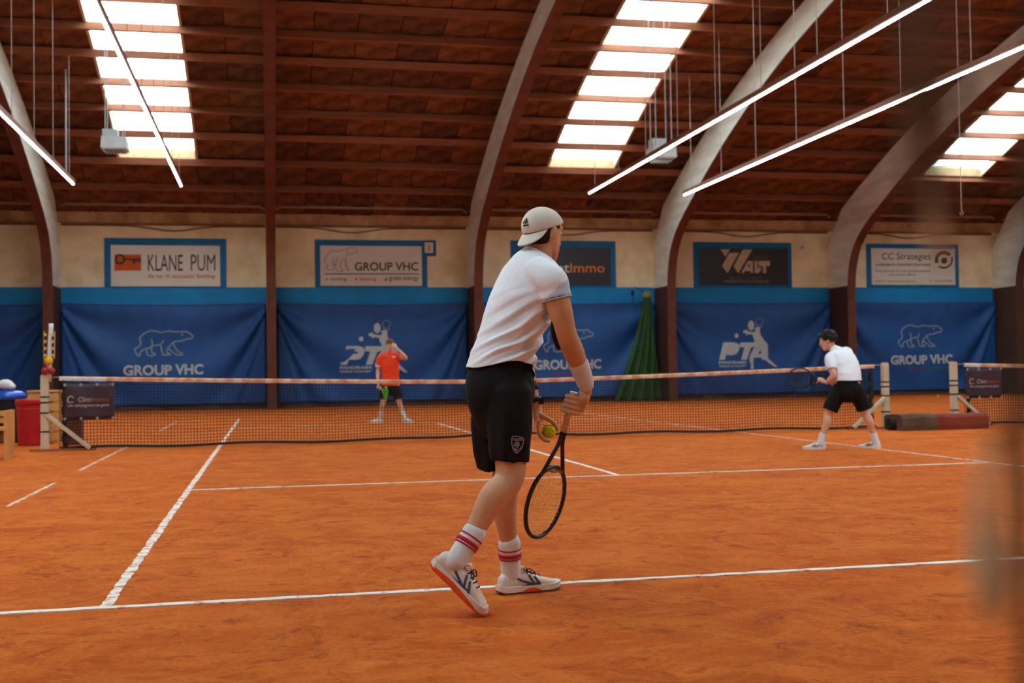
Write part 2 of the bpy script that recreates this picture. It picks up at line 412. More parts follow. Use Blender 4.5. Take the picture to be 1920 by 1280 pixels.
# boards between purlins: columns per bay, cut at the skylights
def columns(k):
    x0, x1 = ARCHX[k], ARCHX[k+1]; e = [x0+(x1-x0)*i/6 for i in range(7)]
    for a, b in SKYX:
        if x0 < a < x1:
            e = [q for q in e if not (a-.25 < q < b+.25)]+[a-.02, b+.02]
    return sorted(e)
board_me = {}
rest = S(); nb = 0
for s in (1, -1):
    for j in range(len(YB)-1):
        ya, yb = min(YB[j], 20.3), YB[j+1]; row = j-1; ym = (ya+yb)/2
        for k in range(len(ARCHX)-1):
            e = columns(k)
            for i in range(len(e)-1):
                xm = (e[i]+e[i+1])/2; wd = e[i+1]-e[i]
                if in_sky(xm, row): continue
                ang = math.atan2(arc(ya)-arc(yb), ya-yb)*s; ln = math.hypot(ya-yb, arc(ya)-arc(yb))
                zc = (arc(ya)+arc(yb))/2+.27; jit = random.uniform(-.008, .012)
                if s > 0 and row <= 8 and (1 <= k <= 5 or (k == 0 and i >= 4)) and nb < 300:
                    key = (round(wd, 2), round(ln, 2))
                    mt = random.choice((M_roof, M_roof, M_roof2)); key2 = key+(mt.name,)
                    if key2 not in board_me:
                        q = S(); q.box((0, 0, 0), (wd-.022, ln-.03, .045)); board_me[key2] = q.mesh('roof_board'); board_me[key2].materials.append(mt)
                    o = bpy.data.objects.new('roof_board', board_me[key2]); C.objects.link(o); o.parent = ceil_
                    o.location = (xm, ym, zc+jit); o.rotation_euler = (ang+random.uniform(-.006, .006), random.uniform(-.006, .006), 0); nb += 1
                else:
                    rest.box((xm, s*ym, zc+jit), (wd-.02, ln-.03, .045), Matrix.Rotation(ang, 3, 'X'))
put('roof_board_field', rest, M_roof, ceil_, kind='stuff')
pu_me = {}
for s in (1, -1):
    for i in range(0, 16):
        y = purlin_y(i)*s
        for k in range(len(ARCHX)-1):
            if 'p' not in pu_me:
                q = S(); q.box((0, 0, .12), (BAY-.02, .075, .20)); q.box((BAY*.37, .06, .13), (BAY*.26, .05, .17)); q.box((-BAY*.40, .055, .14), (BAY*.2, .05, .17))
                pu_me['p'] = q.mesh('purlin'); pu_me['p'].materials.append(M_purlin)
            o = bpy.data.objects.new('purlin', pu_me['p']); C.objects.link(o); o.parent = ceil_
            o.location = ((ARCHX[k]+ARCHX[k+1])/2, y, arc(abs(y))+.01+random.uniform(-.02, .02)); o.rotation_euler = (slope(y)*.9, 0, math.pi if random.random() < .4 else 0)
# skylights
wn = 0
for s in (1, -1):  # the mirrored set over the near half is unseen, added only for light
    for (x0, x1) in SKYX:
        wn += 1; ya, yb = purlin_y(SKROWS[0]), purlin_y(SKROWS[1])
        root = thing('window_%d' % wn, ((x0+x1)/2, s*ya, arc(ya)+.3), kind='structure')
        rows = [purlin_y(i) for i in range(SKROWS[0], SKROWS[1]+1)]
        for xx in (x0-.03, x1+.03):
            q = S(); R = []
            for y in rows: R.append([V((xx-.035, s*y, arc(y)+.2)), V((xx+.035, s*y, arc(y)+.2)), V((xx+.035, s*y, arc(y)+.44)), V((xx-.035, s*y, arc(y)+.44))])
            q.rings(R); put('curb_side', q, M_curb, root)
        for y in (ya, yb):
            q = S(); q.box(((x0+x1)/2, s*y, arc(y)+.33), (x1-x0+.12, .05, .24)); put('curb_end', q, M_curbw, root)
        q = S(); y = ya-.03; q.disc_prism([(x0+(x1-x0)*t, s*y, arc(y)+.44+.13*math.sin(math.pi*t)) for t in [i/12 for i in range(13)]], (0, .03, 0)); put('end_arch', q, M_curb, root)
        for i in range(len(rows)-1):
            q = S(); a, c = rows[i]-.01, rows[i+1]+.01; R = []
            for t in [m/8 for m in range(9)]:
                x = x0+(x1-x0)*t; dz = .46+.13*math.sin(math.pi*t)
                R.append([V((x, s*a, arc(a)+dz)), V((x, s*c, arc(c)+dz)), V((x, s*c, arc(c)+dz+.008)), V((x, s*a, arc(a)+dz+.008))])
            q.rings(R); put('pane', q, M_glass, root)
        for i in range(1, len(rows)-1):
            q = S(); y = rows[i]; q.tube([(x0+(x1-x0)*t, s*y, arc(y)+.47+.13*math.sin(math.pi*t)) for t in [m/8 for m in range(9)]], .012, 5, V((0, 0, 1))); put('glazing_bar', q, M_curb, root)

# timber arches
INN = [(18.65, 0), (18.65, 3.2), (18.62, 3.8), (18.5, 4.45), (18.15, 5.1), (17.35, 5.72), (16.1, 6.36), (14.5, 7.12), (13.0, 7.74), (11.4, 8.32), (9.8, 8.82), (8.0, 9.26), (5.6, 9.72), (3.0, 10.02), (0, 10.12)]
P_, _ = cat([V((a, b, 0)) for a, b in INN], [(0, 0)]*len(INN), 3)
INN = [(p.x, p.y) for p in P_]
def outer(i):
    y, z = INN[i]
    if z < 5.3: return (WY-.01, max(z, 0)) if z < 5.0 else (WY-.01, 5.0+(z-5.0)*2.2)
    t = (INN[min(i+1, len(INN)-1)][0]-INN[i-1][0], INN[min(i+1, len(INN)-1)][1]-INN[i-1][1]); l = math.hypot(*t); nx, nz = -t[1]/l, t[0]/l
    if nz < 0: nx, nz = -nx, -nz
    lo, hi = 0, 4
    for _ in range(40):
        m = (lo+hi)/2; yy = min(y+nx*m, 20.0)
        if z+nz*m > arc(yy): hi = m
        else: lo = m
    return (min(y+nx*lo, WY-.01), z+nz*lo)
OUT = [outer(i) for i in range(len(INN))]
arch_words = ['outermost timber arch rising on the far left beyond the frame', 'timber arch behind the white scoreboard post at the left edge',
              'red brown timber arch seen edge on between the first two bear and player banners', 'timber arch right of the second sign, behind the serving player',
              'pale timber arch beside the hanging green netting', 'timber arch behind the bent player in white', 'timber arch at the right edge behind the blurred cord', 'timber arch beyond the right edge']
for k, X in enumerate(ARCHX):
    root = thing('timber_arch', (X, WY-.7, 0), arch_words[k], 'arch', 'glued timber arches carrying the roof')
    hw = .14
    def slab(sel, nm, mat, mirror, x0, x1, inner=False):
        q = S(); R = []
        for i in sel:
            a, c = INN[i], OUT[i]
            if inner: c = (a[0]+(c[0]-a[0])*.03, a[1]+(c[1]-a[1])*.03)
            R.append([V((x0, mirror*a[0], a[1])), V((x1, mirror*a[0], a[1])), V((x1, mirror*c[0], c[1])), V((x0, mirror*c[0], c[1]))])
        q.rings(R); put(nm, q, mat, root)
    lowi = [i for i in range(len(INN)) if INN[i][1] <= 3.82]; top = [i for i in range(len(INN)) if i >= lowi[-1]]
    for mir in (1, -1):
        slab(lowi, 'column_foot', M_foot, mir, X-hw, X+hw); slab(top, 'curved_rib', M_arch, mir, X-hw, X+hw)
        # stained inner edge, a touch proud
        q = S(); R = []
        for i in range(len(INN)):
            a = INN[i]; c = OUT[i]; d = V((0, a[0]-c[0], a[1]-c[1])).normalized()*.012
            R.append([V((X-hw-.004, mir*(a[0]+d.y), a[1]+d.z)), V((X+hw+.004, mir*(a[0]+d.y), a[1]+d.z)), V((X+hw+.004, mir*(a[0]-2*d.y), a[1]-2*d.z)), V((X-hw-.004, mir*(a[0]-2*d.y), a[1]-2*d.z))])
        q.rings(R); put('inner_edge', q, M_intr, root)
#==OBJ==
# ================================================================== LIGHTS AND HEATERS
M_tube = emit('fluorescent_tube', (234, 250, 252), 24)
M_house = pm('lamp_housing', (120, 74, 46), .6, .1, 4); M_white = pm('white_enamel', (216, 214, 206), .45, .05, 3)
M_wire = pm('steel_wire', (176, 160, 140), .4, .1, 5); M_heat = pm('heater_grey', (168, 170, 166), .45, .08, 3); M_heatd = pm('heater_dark', (96, 92, 86), .6)
LZ = 5.9
for X, lab in ((-8.15, 'hanging row of fluorescent lamps at the far left edge'), (-5.55, 'hanging row of fluorescent lamps crossing the left skylight'),
               (5.23, 'bright hanging lamp row nearest the centre skylight, passing the white heater'), (7.97, 'hanging lamp row with brown housing at the upper right')):
    root = thing('lamp_row', (X, 0, LZ), lab, 'lamp', 'hanging lamp rows beside the court')
    n = 20; L0, L1 = -18.2, 13.0; ln = (L1-L0)/n  # near ends lengthened out of view behind the camera to add light
    for i in range(n):
        a, c = L0+i*ln, L0+(i+1)*ln
        q = S(); q.box((X, (a+c)/2, LZ+.072), (.08, ln-.006, .085)); put('housing', q, M_house, root)
        q = S(); q.box((X, (a+c)/2, LZ+.022), (.05, ln-.02, .022)); put('reflector', q, M_white, root)
        q = S(); q.tube([(X, a+.03, LZ-.008), (X, c-.03, LZ-.008)], .0175, 10); put('tube', q, M_tube, root, smooth=True)
    for e in (L0, L1):
        q = S(); q.box((X, e, LZ+.03), (.085, .03, .1)); put('end_cap', q, M_house, root)
    y = 12.4
    while y > -18:
        q = S(); q.tube([(X, y, LZ+.08), (X, y, arc(abs(y))+.1)], .007, 5); put('suspension_wire', q, M_wire, root); y -= 2.15
def heater(p, lab):
    x, y, z = p; root = thing('unit_heater', (x, y, z), lab, 'heater', 'unit heaters hung from the roof')
    q = S(); q.rings([[(x-.26, y-.25, z), (x+.26, y-.25, z), (x+.26, y+.25, z), (x-.26, y+.25, z)], [(x-.30, y-.3, z+.03), (x+.30, y-.3, z+.03), (x+.30, y+.3, z+.03), (x-.30, y+.3, z+.03)],
                      [(x-.28, y-.28, z+.30), (x+.28, y-.28, z+.30), (x+.28, y+.28, z+.30), (x-.28, y+.28, z+.30)]]); put('body', q, M_heat, root)
    q = S(); q.box((x-.1, y, z+.40), (.34, .34, .2)); put('motor_box', q, M_heat, root)
    q = S(); q.box((x, y, z-.012), (.46, .44, .02)); put('grille', q, M_heatd, root)
    for k in range(6):
        q = S(); q.box((x-.2+.08*k, y, z-.035), (.012, .42, .03)); put('louvre', q, M_heat, root)
    for dx, dy in ((-.2, -.2), (.2, -.2), (.2, .2), (-.2, .2)):
        q = S(); q.tube([(x+dx, y+dy, z+.28), (x+dx, y+dy, arc(abs(y+dy))+.1)], .012, 6); put('hanging_rod', q, M_heat, root)
hp = atp(216, 283, 1, 11.6); heater((hp.x, hp.y, hp.z), 'grey unit heater hanging in front of the left skylight')
hp = atp(1240, 300, 1, 9.4); heater((hp.x, hp.y, hp.z), 'white unit heater hanging behind the bright lamp row')
# pull wire with a hook
p = atp(1803, 400, 0, 10.0)
root = thing('hook_wire', p, 'thin hanging wire with an open hook at its lower end', 'wire')
q = S(); q.tube([p+V((0, 0, .05)), (p.x, p.y, arc(abs(p.y))+.1)], .008, 5); put('wire', q, M_wire, root)
q = S(); q.tube([p+V((.035*math.sin(a), 0, -.0+.035*math.cos(a)+.01)) for a in [i*.5 for i in range(11)]], .008, 5, V((0, 1, 0))); put('hook', q, M_wire, root)
# gas pipe bracket hanging on the left and strut under the centre skylight
p = atp(124, 325, 1, 13.2); q = S(); q.tube([p, (p.x, p.y, arc(13.2)+.1)], .02, 6)
put('drop_pipe', q, M_heat, origin=p, label='thin grey drop pipe hanging beside the left lamp row', cat_='pipe')
a, c = atp(1160, 318, 1, 17.4), atp(1102, 386, 1, 19.3); q = S(); q.bar(a, c, .12, .08)
put('roof_strut', q, pm('dark_strut', (70, 52, 44), .7), origin=c, label='dark diagonal strut below the centre skylight', cat_='strut')

# ================================================================== WALL SIGNS
def wmap(eps): return lambda px, py: V((atp(px, py, 1, WY).x, WY-eps, atp(px, py, 1, WY).z))
I_dark = pm('print_charcoal', (58, 56, 48), .7, .05); I_org = pm('print_orange', (196, 84, 22), .7, .05); I_red = pm('print_red', (186, 74, 66), .7, .05)
I_grn = pm('print_green', (62, 78, 44), .7, .05); I_navy = pm('print_navy', (26, 30, 48), .7, .05); I_grey = pm('print_grey', (104, 96, 80), .7, .05); I_lt = pm('print_cream', (186, 168, 134), .6, .08)
I_wht = pm('print_white', (200, 200, 192), .6, .05); I_amber = pm('print_amber', (214, 128, 30), .6, .05)
M_bw = pm('sign_white', (208, 204, 190), .5, .05, 1); M_bk = pm('sign_black', (34, 31, 30), .35, .1, 1, spec=.5); M_pl = pm('sign_plum_black', (36, 28, 34), .3, .1, 1, spec=.5)
def frame(x0, x1, zt, nm='sign_surround'):
    q = S(); q.box(((x0+x1)/2, WY-.008, (zt+3.83)/2), (x1-x0, .016, zt-3.83)); return put(nm, q, M_frame, wall)
def board(name, px, mat, lab):
    a = atp(px[0], px[2], 1, WY); c = atp(px[1], px[3], 1, WY); a2 = atp(px[0], px[3], 1, WY)
    root = thing(name, ((a.x+c.x)/2, WY-.02, c.z), lab, 'sign')
    q = S(); q.box(((a.x+c.x)/2, WY-.035, (a.z+c.z)/2), (c.x-a.x, .03, a.z-c.z)); put('panel', q, mat, root); return root
m = wmap(.056)
frame(-8.36, -4.69, 5.37)
r = board('sign_board', (208, 413, 459.5, 537), M_bw, 'white sign with a black key on an orange square')
q = S(); poly(q, [(215, 507.5), (265, 507.5), (265, 477.3), (215, 477.3)], m); put('orange_square', q, I_org, r)
m2 = wmap(.060); q = S(); disc(q, 225.4, 486.3, 10, m2, 6); poly(q, [(234, 484.6), (265, 484.6), (265, 488), (234, 488)], m2)
for a in ((249, 255, 488, 494), (257, 260, 488, 491.5), (261.5, 265, 488, 493)): poly(q, [(a[0], a[3]), (a[1], a[3]), (a[1], a[2]), (a[0], a[2])], m2)
put('key_emblem', q, I_dark, r)
q = S(); text(q, 'KLANE', 277.5, 343, 508, 477.5, m, .004); text(q, 'PUM', 358, 404, 508, 477.5, m, 0.0); put('lettering', q, I_dark, r)
for wd_, a, c in (('the', 277.5, 290), ('key', 293.5, 307), ('to', 311, 319), ('successful', 323, 365), ('building', 369, 404)):
    q = S(); text(q, wd_, a, c, 523.2 if wd_ in ('key', 'building') else 521.4, 514, m, .01, .25); put('tagline_word', q, I_red, r)
frame(-1.94, 1.68, 5.37)
q = S(); q.box((1.80, WY-.008, 5.12), (.36, .0158, .53)); put('sign_surround', q, M_frame, wall)
r = board('sign_board', (600, 791, 460.5, 536), M_bw, 'white sign with a grey polar bear and dark lettering above three coloured words')
def bear_walk(sh, f, wd, mp, strokes):
    for st in strokes: ribbon(sh, [f(*a) for a in st], wd, mp)
BS = [[(690, 250), (650, 210), (600, 195), (540, 200), (480, 225), (390, 250), (290, 245), (230, 300), (200, 370), (190, 410), (240, 470), (200, 490), (250, 530), (325, 525), (315, 455), (345, 455), (375, 540), (470, 545), (430, 500), (430, 430), (470, 360), (500, 450), (515, 530), (555, 530), (525, 480), (505, 330), (545, 295), (600, 290), (690, 250)],
      [(325, 340), (315, 455)], [(380, 345), (350, 460)], [(530, 215), (535, 290)]]
q = S(); bear_walk(q, lambda x, y: (585+x/8, 440+y/8), .9, m, BS); put('bear_drawing', q, I_grey, r)
q = S(); text(q, 'GROUP VHC', 665, 784, 507.8, 491.6, m, .02); poly(q, [(609, 514.6), (785, 514.6), (785, 512.9), (609, 512.9)], m); put('lettering', q, I_dark, r)
q = S(); text(q, 'cooling', 619, 649, 528, 519.5, m, .01); disc(q, 612.5, 523.5, 2.2, m, 1.2); put('word', q, I_grey, r)
q = S(); text(q, 'heating', 675, 706, 528, 519.5, m, .01); disc(q, 667.5, 523.5, 2, m); put('word', q, I_red, r)
q = S(); text(q, 'green', 729, 753, 528, 519.5, m, .01); put('word', q, I_grn, r); q = S(); text(q, 'energy', 756, 784, 528, 519.5, m, .01); put('word', q, I_grn, r); q = S(); poly(q, [(721, 527), (724, 527), (725, 520), (722, 522)], m); put('leaf_mark', q, I_grn, r)
def plate(px, num, col, lab):
    r = board('number_plate', px, M_bw, lab); q = S(); cx = (px[0]+px[1])/2; text(q, num, cx-3, cx+3, px[3]-5, px[2]+5, m, .02); put('digit', q, col, r)
plate((796, 812, 454.5, 474), '2', I_red, 'small white number plate reading 2 beside the bear sign')
frame(4.47, 8.10, 5.40)
r = board('sign_board', (970, 1145, 463, 534), M_pl, 'dark plum sign with amber lettering behind the player in the cap')
q = S(); text(q, 'Clint', 1006, 1067, 511, 492.5, m, .004); put('lettering', q, I_wht, r)
q = S(); text(q, 'Immo', 1068.5, 1133, 511, 493.5, m, .006); put('lettering', q, I_amber, r)
frame(10.87, 14.50, 5.40)
r = board('sign_board', (1310, 1477, 464.5, 534), M_bk, 'black sign with large cream slanted letters')
g = lambda x, y: (1290+x/8, 440+y/8)
q = S()
for pl in ([(478, 222), (620, 222), (553, 335)], [(612, 275), (752, 272), (583, 578), (503, 470)], [(815, 222), (955, 222), (745, 578), (675, 478)],
           [(885, 395), (965, 395), (965, 575), (930, 575), (930, 545), (845, 545), (828, 575), (790, 575)],
           [(990, 392), (1028, 392), (1028, 492), (1085, 492), (1085, 520), (1055, 575), (990, 575)], [(1045, 395), (1218, 395), (1218, 470), (1160, 470), (1160, 575), (1115, 575), (1115, 470), (1045, 470)]):
    poly(q, [g(*a) for a in pl], m)
put('lettering', q, I_lt, r)
q = S(); disc(q, *g(908, 465), 2.2, wmap(.062)); put('dot', q, M_bk, r)
q = S(); text(q, 'Louise', *[g(960, 0)[0], g(1190, 0)[0]], g(0, 372)[1], g(0, 300)[1], m, 0, .3); text(q, 'MEUBELS OP MAAT', g(615, 0)[0], g(1100, 0)[0], g(0, 668)[1], g(0, 632)[1], m, .004); put('small_print', q, I_grey, r)
q = S(); text(q, 'WWW.WALTLOUISE.BE', g(530, 0)[0], g(1200, 0)[0], g(0, 722)[1], g(0, 682)[1], m, .006); put('web_address', q, pm('print_silver', (140, 136, 126), .6), r)
plate((1496, 1508, 457, 472), '3', I_dark, 'small white number plate reading 3 right of the black sign')
frame(17.35, 20.99, 5.40)
r = board('sign_board', (1632, 1790, 465.5, 534), M_bw, 'white sign with a dark navy ring emblem at its right end')
g = lambda x, y: (1615+x/10.1, 450+y/10.1)
q = S(); text(q, 'CC Strategies', g(375, 0)[0], g(1300, 0)[0], g(0, 410)[1], g(0, 245)[1], m, .002); put('lettering', q, I_dark, r)
q = S(); text(q, 'CORPORATE CREATIVE STRATEGIES', g(250, 0)[0], g(1300, 0)[0], g(0, 492)[1], g(0, 448)[1], m, .012); put('small_print', q, I_dark, r)
q = S(); text(q, 'Your partner in crisis communication', g(250, 0)[0], g(1300, 0)[0], g(0, 620)[1], g(0, 560)[1], m); text(q, 'and public affairs', g(510, 0)[0], g(1005, 0)[0], g(0, 690)[1], g(0, 632)[1], m)
text(q, 'website: www.ccstrategies.be', g(240, 0)[0], g(1005, 0)[0], g(0, 812)[1], g(0, 755)[1], m); text(q, 'Tel. 02/759.68.80', g(1265, 0)[0], g(1710, 0)[0], g(0, 795)[1], g(0, 750)[1], m); put('small_print', q, I_grey, r)
q = S(); c = g(1545, 372); disc(q, c[0], c[1], 16.6, m, 10.4, -math.radians(205), -math.radians(38)); disc(q, c[0], c[1], 16.6, m, 13.6, -math.radians(20), math.radians(128)); disc(q, c[0]+.6, c[1]+1.6, 5.7, m); put('ring_emblem', q, I_navy, r)

# ================================================================== BLUE BANNERS
M_ban = pm('blue_banner_cloth', (26, 78, 138), .55, .08, 2, .1, 60, spec=.35); M_hem = pm('banner_hem', (66, 96, 150), .6)
I_ban = pm('banner_white', (178, 186, 184), .6, .04); I_bl = pm('banner_line', (126, 144, 160), .6, .04); I_bb = pm('banner_pale_blue', (48, 84, 140), .6); I_br = pm('banner_red', (150, 44, 72), .6); I_bg = pm('banner_green', (60, 122, 66), .6)
ZT, ZB = 3.32, .16
def bdisp(k, x, z):
    x0, x1 = ARCHX[k]+.18, ARCHX[k+1]-.18; s_ = min(max((x-x0)/(x1-x0), 0), 1); t = (ZT-z)
    e = 4*s_*(1-s_)+.10; qv = t/e; side = abs(s_-.5)*2
    ph = k*1.7; sg = .5 if s_ < .5 else -.3
    am = min(t/.5, 1)*(.25+.75*side**.8)*math.exp(-max(qv-3.2, 0)*.5)
    return -.11*am*math.sin(qv*2.7+ph+sg)-.02*math.sin(x*2.1+ph)*min(t, 1)-.012*math.sin(x*9+ph)*math.exp(-t*2.2)
BY = 19.80
bl = {0: 'blue court banner at the left edge behind the bins', 1: 'blue banner with a bear outline, left of the edge-on arch', 2: 'blue banner with a tennis emblem behind the player in orange',
      3: 'blue banner with a bear outline behind the player in the cap', 4: 'blue banner with a tennis emblem left of the bent player', 5: 'blue banner with a bear outline right of the bent player', 6: 'blue banner at the far right edge behind the next court'}
BEAR = [[(1400, 350), (1300, 275), (1240, 262), (1080, 265), (940, 250), (800, 275), (700, 250), (600, 240), (500, 285), (430, 340), (405, 400), (425, 490), (380, 545), (315, 590), (330, 650), (375, 715), (410, 715), (410, 660), (470, 605), (590, 565), (640, 540), (780, 510), (805, 600), (828, 680), (850, 710), (965, 705), (955, 685), (905, 660), (920, 590), (980, 520), (1050, 455), (1180, 440), (1280, 405), (1360, 395), (1400, 350)],
        [(612, 405), (640, 480), (622, 560), (625, 640), (650, 670), (690, 690), (675, 715), (560, 712), (538, 650), (530, 590)], [(850, 425), (800, 500)], [(1030, 480), (1060, 570), (1120, 650), (1190, 680), (1180, 710), (1090, 708), (1000, 640), (935, 590)], [(1185, 298), (1205, 338)]]
for k in range(len(ARCHX)-1):
    x0, x1 = ARCHX[k]+.18, ARCHX[k+1]-.18; root = thing('court_banner', ((x0+x1)/2, BY, ZB), bl[k], 'banner', 'blue banners along the far wall')
    nx, nz = 84, 44; q = S(); h = S()
    for j in range(nz+1):
        for i in range(nx+1):
            x = x0+(x1-x0)*i/nx; z = ZT+(ZB-ZT)*j/nz; sag = -.05*math.sin(math.pi*i/nx)*(1-j/nz); q.v.append(V((x, BY+bdisp(k, x, z), z+sag)))
    q.f = [(j*(nx+1)+i, j*(nx+1)+i+1, (j+1)*(nx+1)+i+1, (j+1)*(nx+1)+i) for j in range(nz) for i in range(nx)]
    solid(put('cloth', q, M_ban, root, smooth=True), .004, 0)
    h.tube([V((x0+(x1-x0)*i/40, BY+bdisp(k, x0+(x1-x0)*i/40, ZT)-.01, ZT-.05*math.sin(math.pi*i/40))) for i in range(41)], (.022, .012) and .018, 5, V((0, 0, 1))); put('top_hem', h, M_hem, root)
    bmp = lambda u, v, k=k: V((u, BY+bdisp(k, u, v)-.016, v))
    if k in (1, 3, 5):
        tx0 = {1: -7.79, 3: 5.18, 5: 18.07}[k]; tx1 = {1: -5.41, 3: 7.48, 5: 20.47}[k]; sc_ = (tx1-tx0)/1480
        f = lambda x, y: (tx0+(x-105)*sc_, 1.07+(1115-y)*sc_)
        q = S()
        for st in BEAR: ribbon(q, [f(*a) for a in st], .045, bmp)
        put('bear_outline', q, I_bl, root)
        q = S(); text(q, 'GROUP', tx0, tx0+(tx1-tx0)*.605, 1.09, 1.42, bmp, .035); text(q, 'VHC', tx0+(tx1-tx0)*.645, tx1, 1.10, 1.43, bmp, .035); put('lettering', q, I_ban, root)
        for wd_, a, c, mt in (('COOLING', 0, .24, I_bb), ('HEATING', .29, .54, I_br), ('SOLAR ENERGY', .585, 1, I_bg)):
            q = S(); text(q, wd_, tx0+(tx1-tx0)*a, tx0+(tx1-tx0)*c, .90, .99, bmp, .01); put('small_word', q, mt, root)
    if k in (2, 4):
        dx = 0 if k == 4 else -12.83
        def f(x, y):
            p = atp(1330+x/10.667, 580+y/10.667, 1, BY); return (p.x+dx, p.z)
        q = S()
        for pl in ([(290, 655), (500, 655), (590, 690), (610, 740), (590, 820), (540, 890), (470, 912), (335, 912), (300, 1005), (190, 1005)],
                   [(620, 660), (925, 660), (915, 750), (830, 760), (745, 1005), (630, 1005), (705, 760), (612, 750)],
                   [(900, 760), (1050, 760), (1180, 720), (1185, 990), (1060, 1010), (1050, 960), (900, 965), (880, 985), (790, 990), (830, 880)],
                   [(850, 470), (960, 400), (1000, 370), (1010, 490), (1080, 590), (1175, 690), (1180, 770), (1040, 790), (905, 770), (905, 640), (870, 560)],
                   [(930, 360), (1000, 350), (1000, 430), (940, 430), (880, 390)], [(790, 440), (860, 450), (860, 500), (760, 490)],
                   [(670, 440), (690, 410), (730, 420), (740, 390), (770, 440), (790, 470), (745, 520), (720, 475), (680, 470)],
                   [(795, 985), (885, 985), (880, 1100), (885, 1190), (820, 1190), (825, 1110)], [(1110, 1000), (1200, 985), (1300, 1080), (1360, 1150), (1330, 1155), (1220, 1090)]):
            poly(q, [f(*a) for a in pl], bmp)
        e = f(825, 320); wq = abs(f(885, 0)[0]-f(765, 0)[0])/2; hq = abs(f(0, 220)[1]-f(0, 415)[1])/2
        poly(q, [(e[0]+wq*math.cos(i*.3), e[1]+hq*math.sin(i*.3)) for i in range(21)], bmp); e = f(545, 525); poly(q, [(e[0]+.073*math.cos(i*.3), e[1]+.077*math.sin(i*.3)) for i in range(21)], bmp)
        put('tennis_emblem', q, I_ban, root)
        q = S(); poly(q, [f(*a) for a in [(395, 760), (490, 755), (480, 795), (385, 805)]], lambda u, v, k=k: V((u, BY+bdisp(k, u, v)-.022, v))); poly(q, [f(*a) for a in [(1035, 800), (1040, 885), (975, 885)]], lambda u, v, k=k: V((u, BY+bdisp(k, u, v)-.022, v))); put('letter_hole', q, M_ban, root)
        q = S(); e = f(985, 245); disc(q, e[0], e[1], .135, bmp, .115); ribbon(q, [f(920, 320), f(990, 370)], .03, bmp); ribbon(q, [f(1045, 320), f(1000, 370)], .03, bmp); put('racket_emblem', q, I_bl, root)
        q = S(); a, c = f(175, 1090), f(745, 1025); text(q, 'PANORAMA', a[0], c[0], a[1], c[1], bmp, .03, .15); a, c = f(175, 1155), f(735, 1105); text(q, 'TENNIS ACADEMY', a[0], c[0], a[1], c[1], bmp, .02, .15); put('lettering', q, I_ban, root)

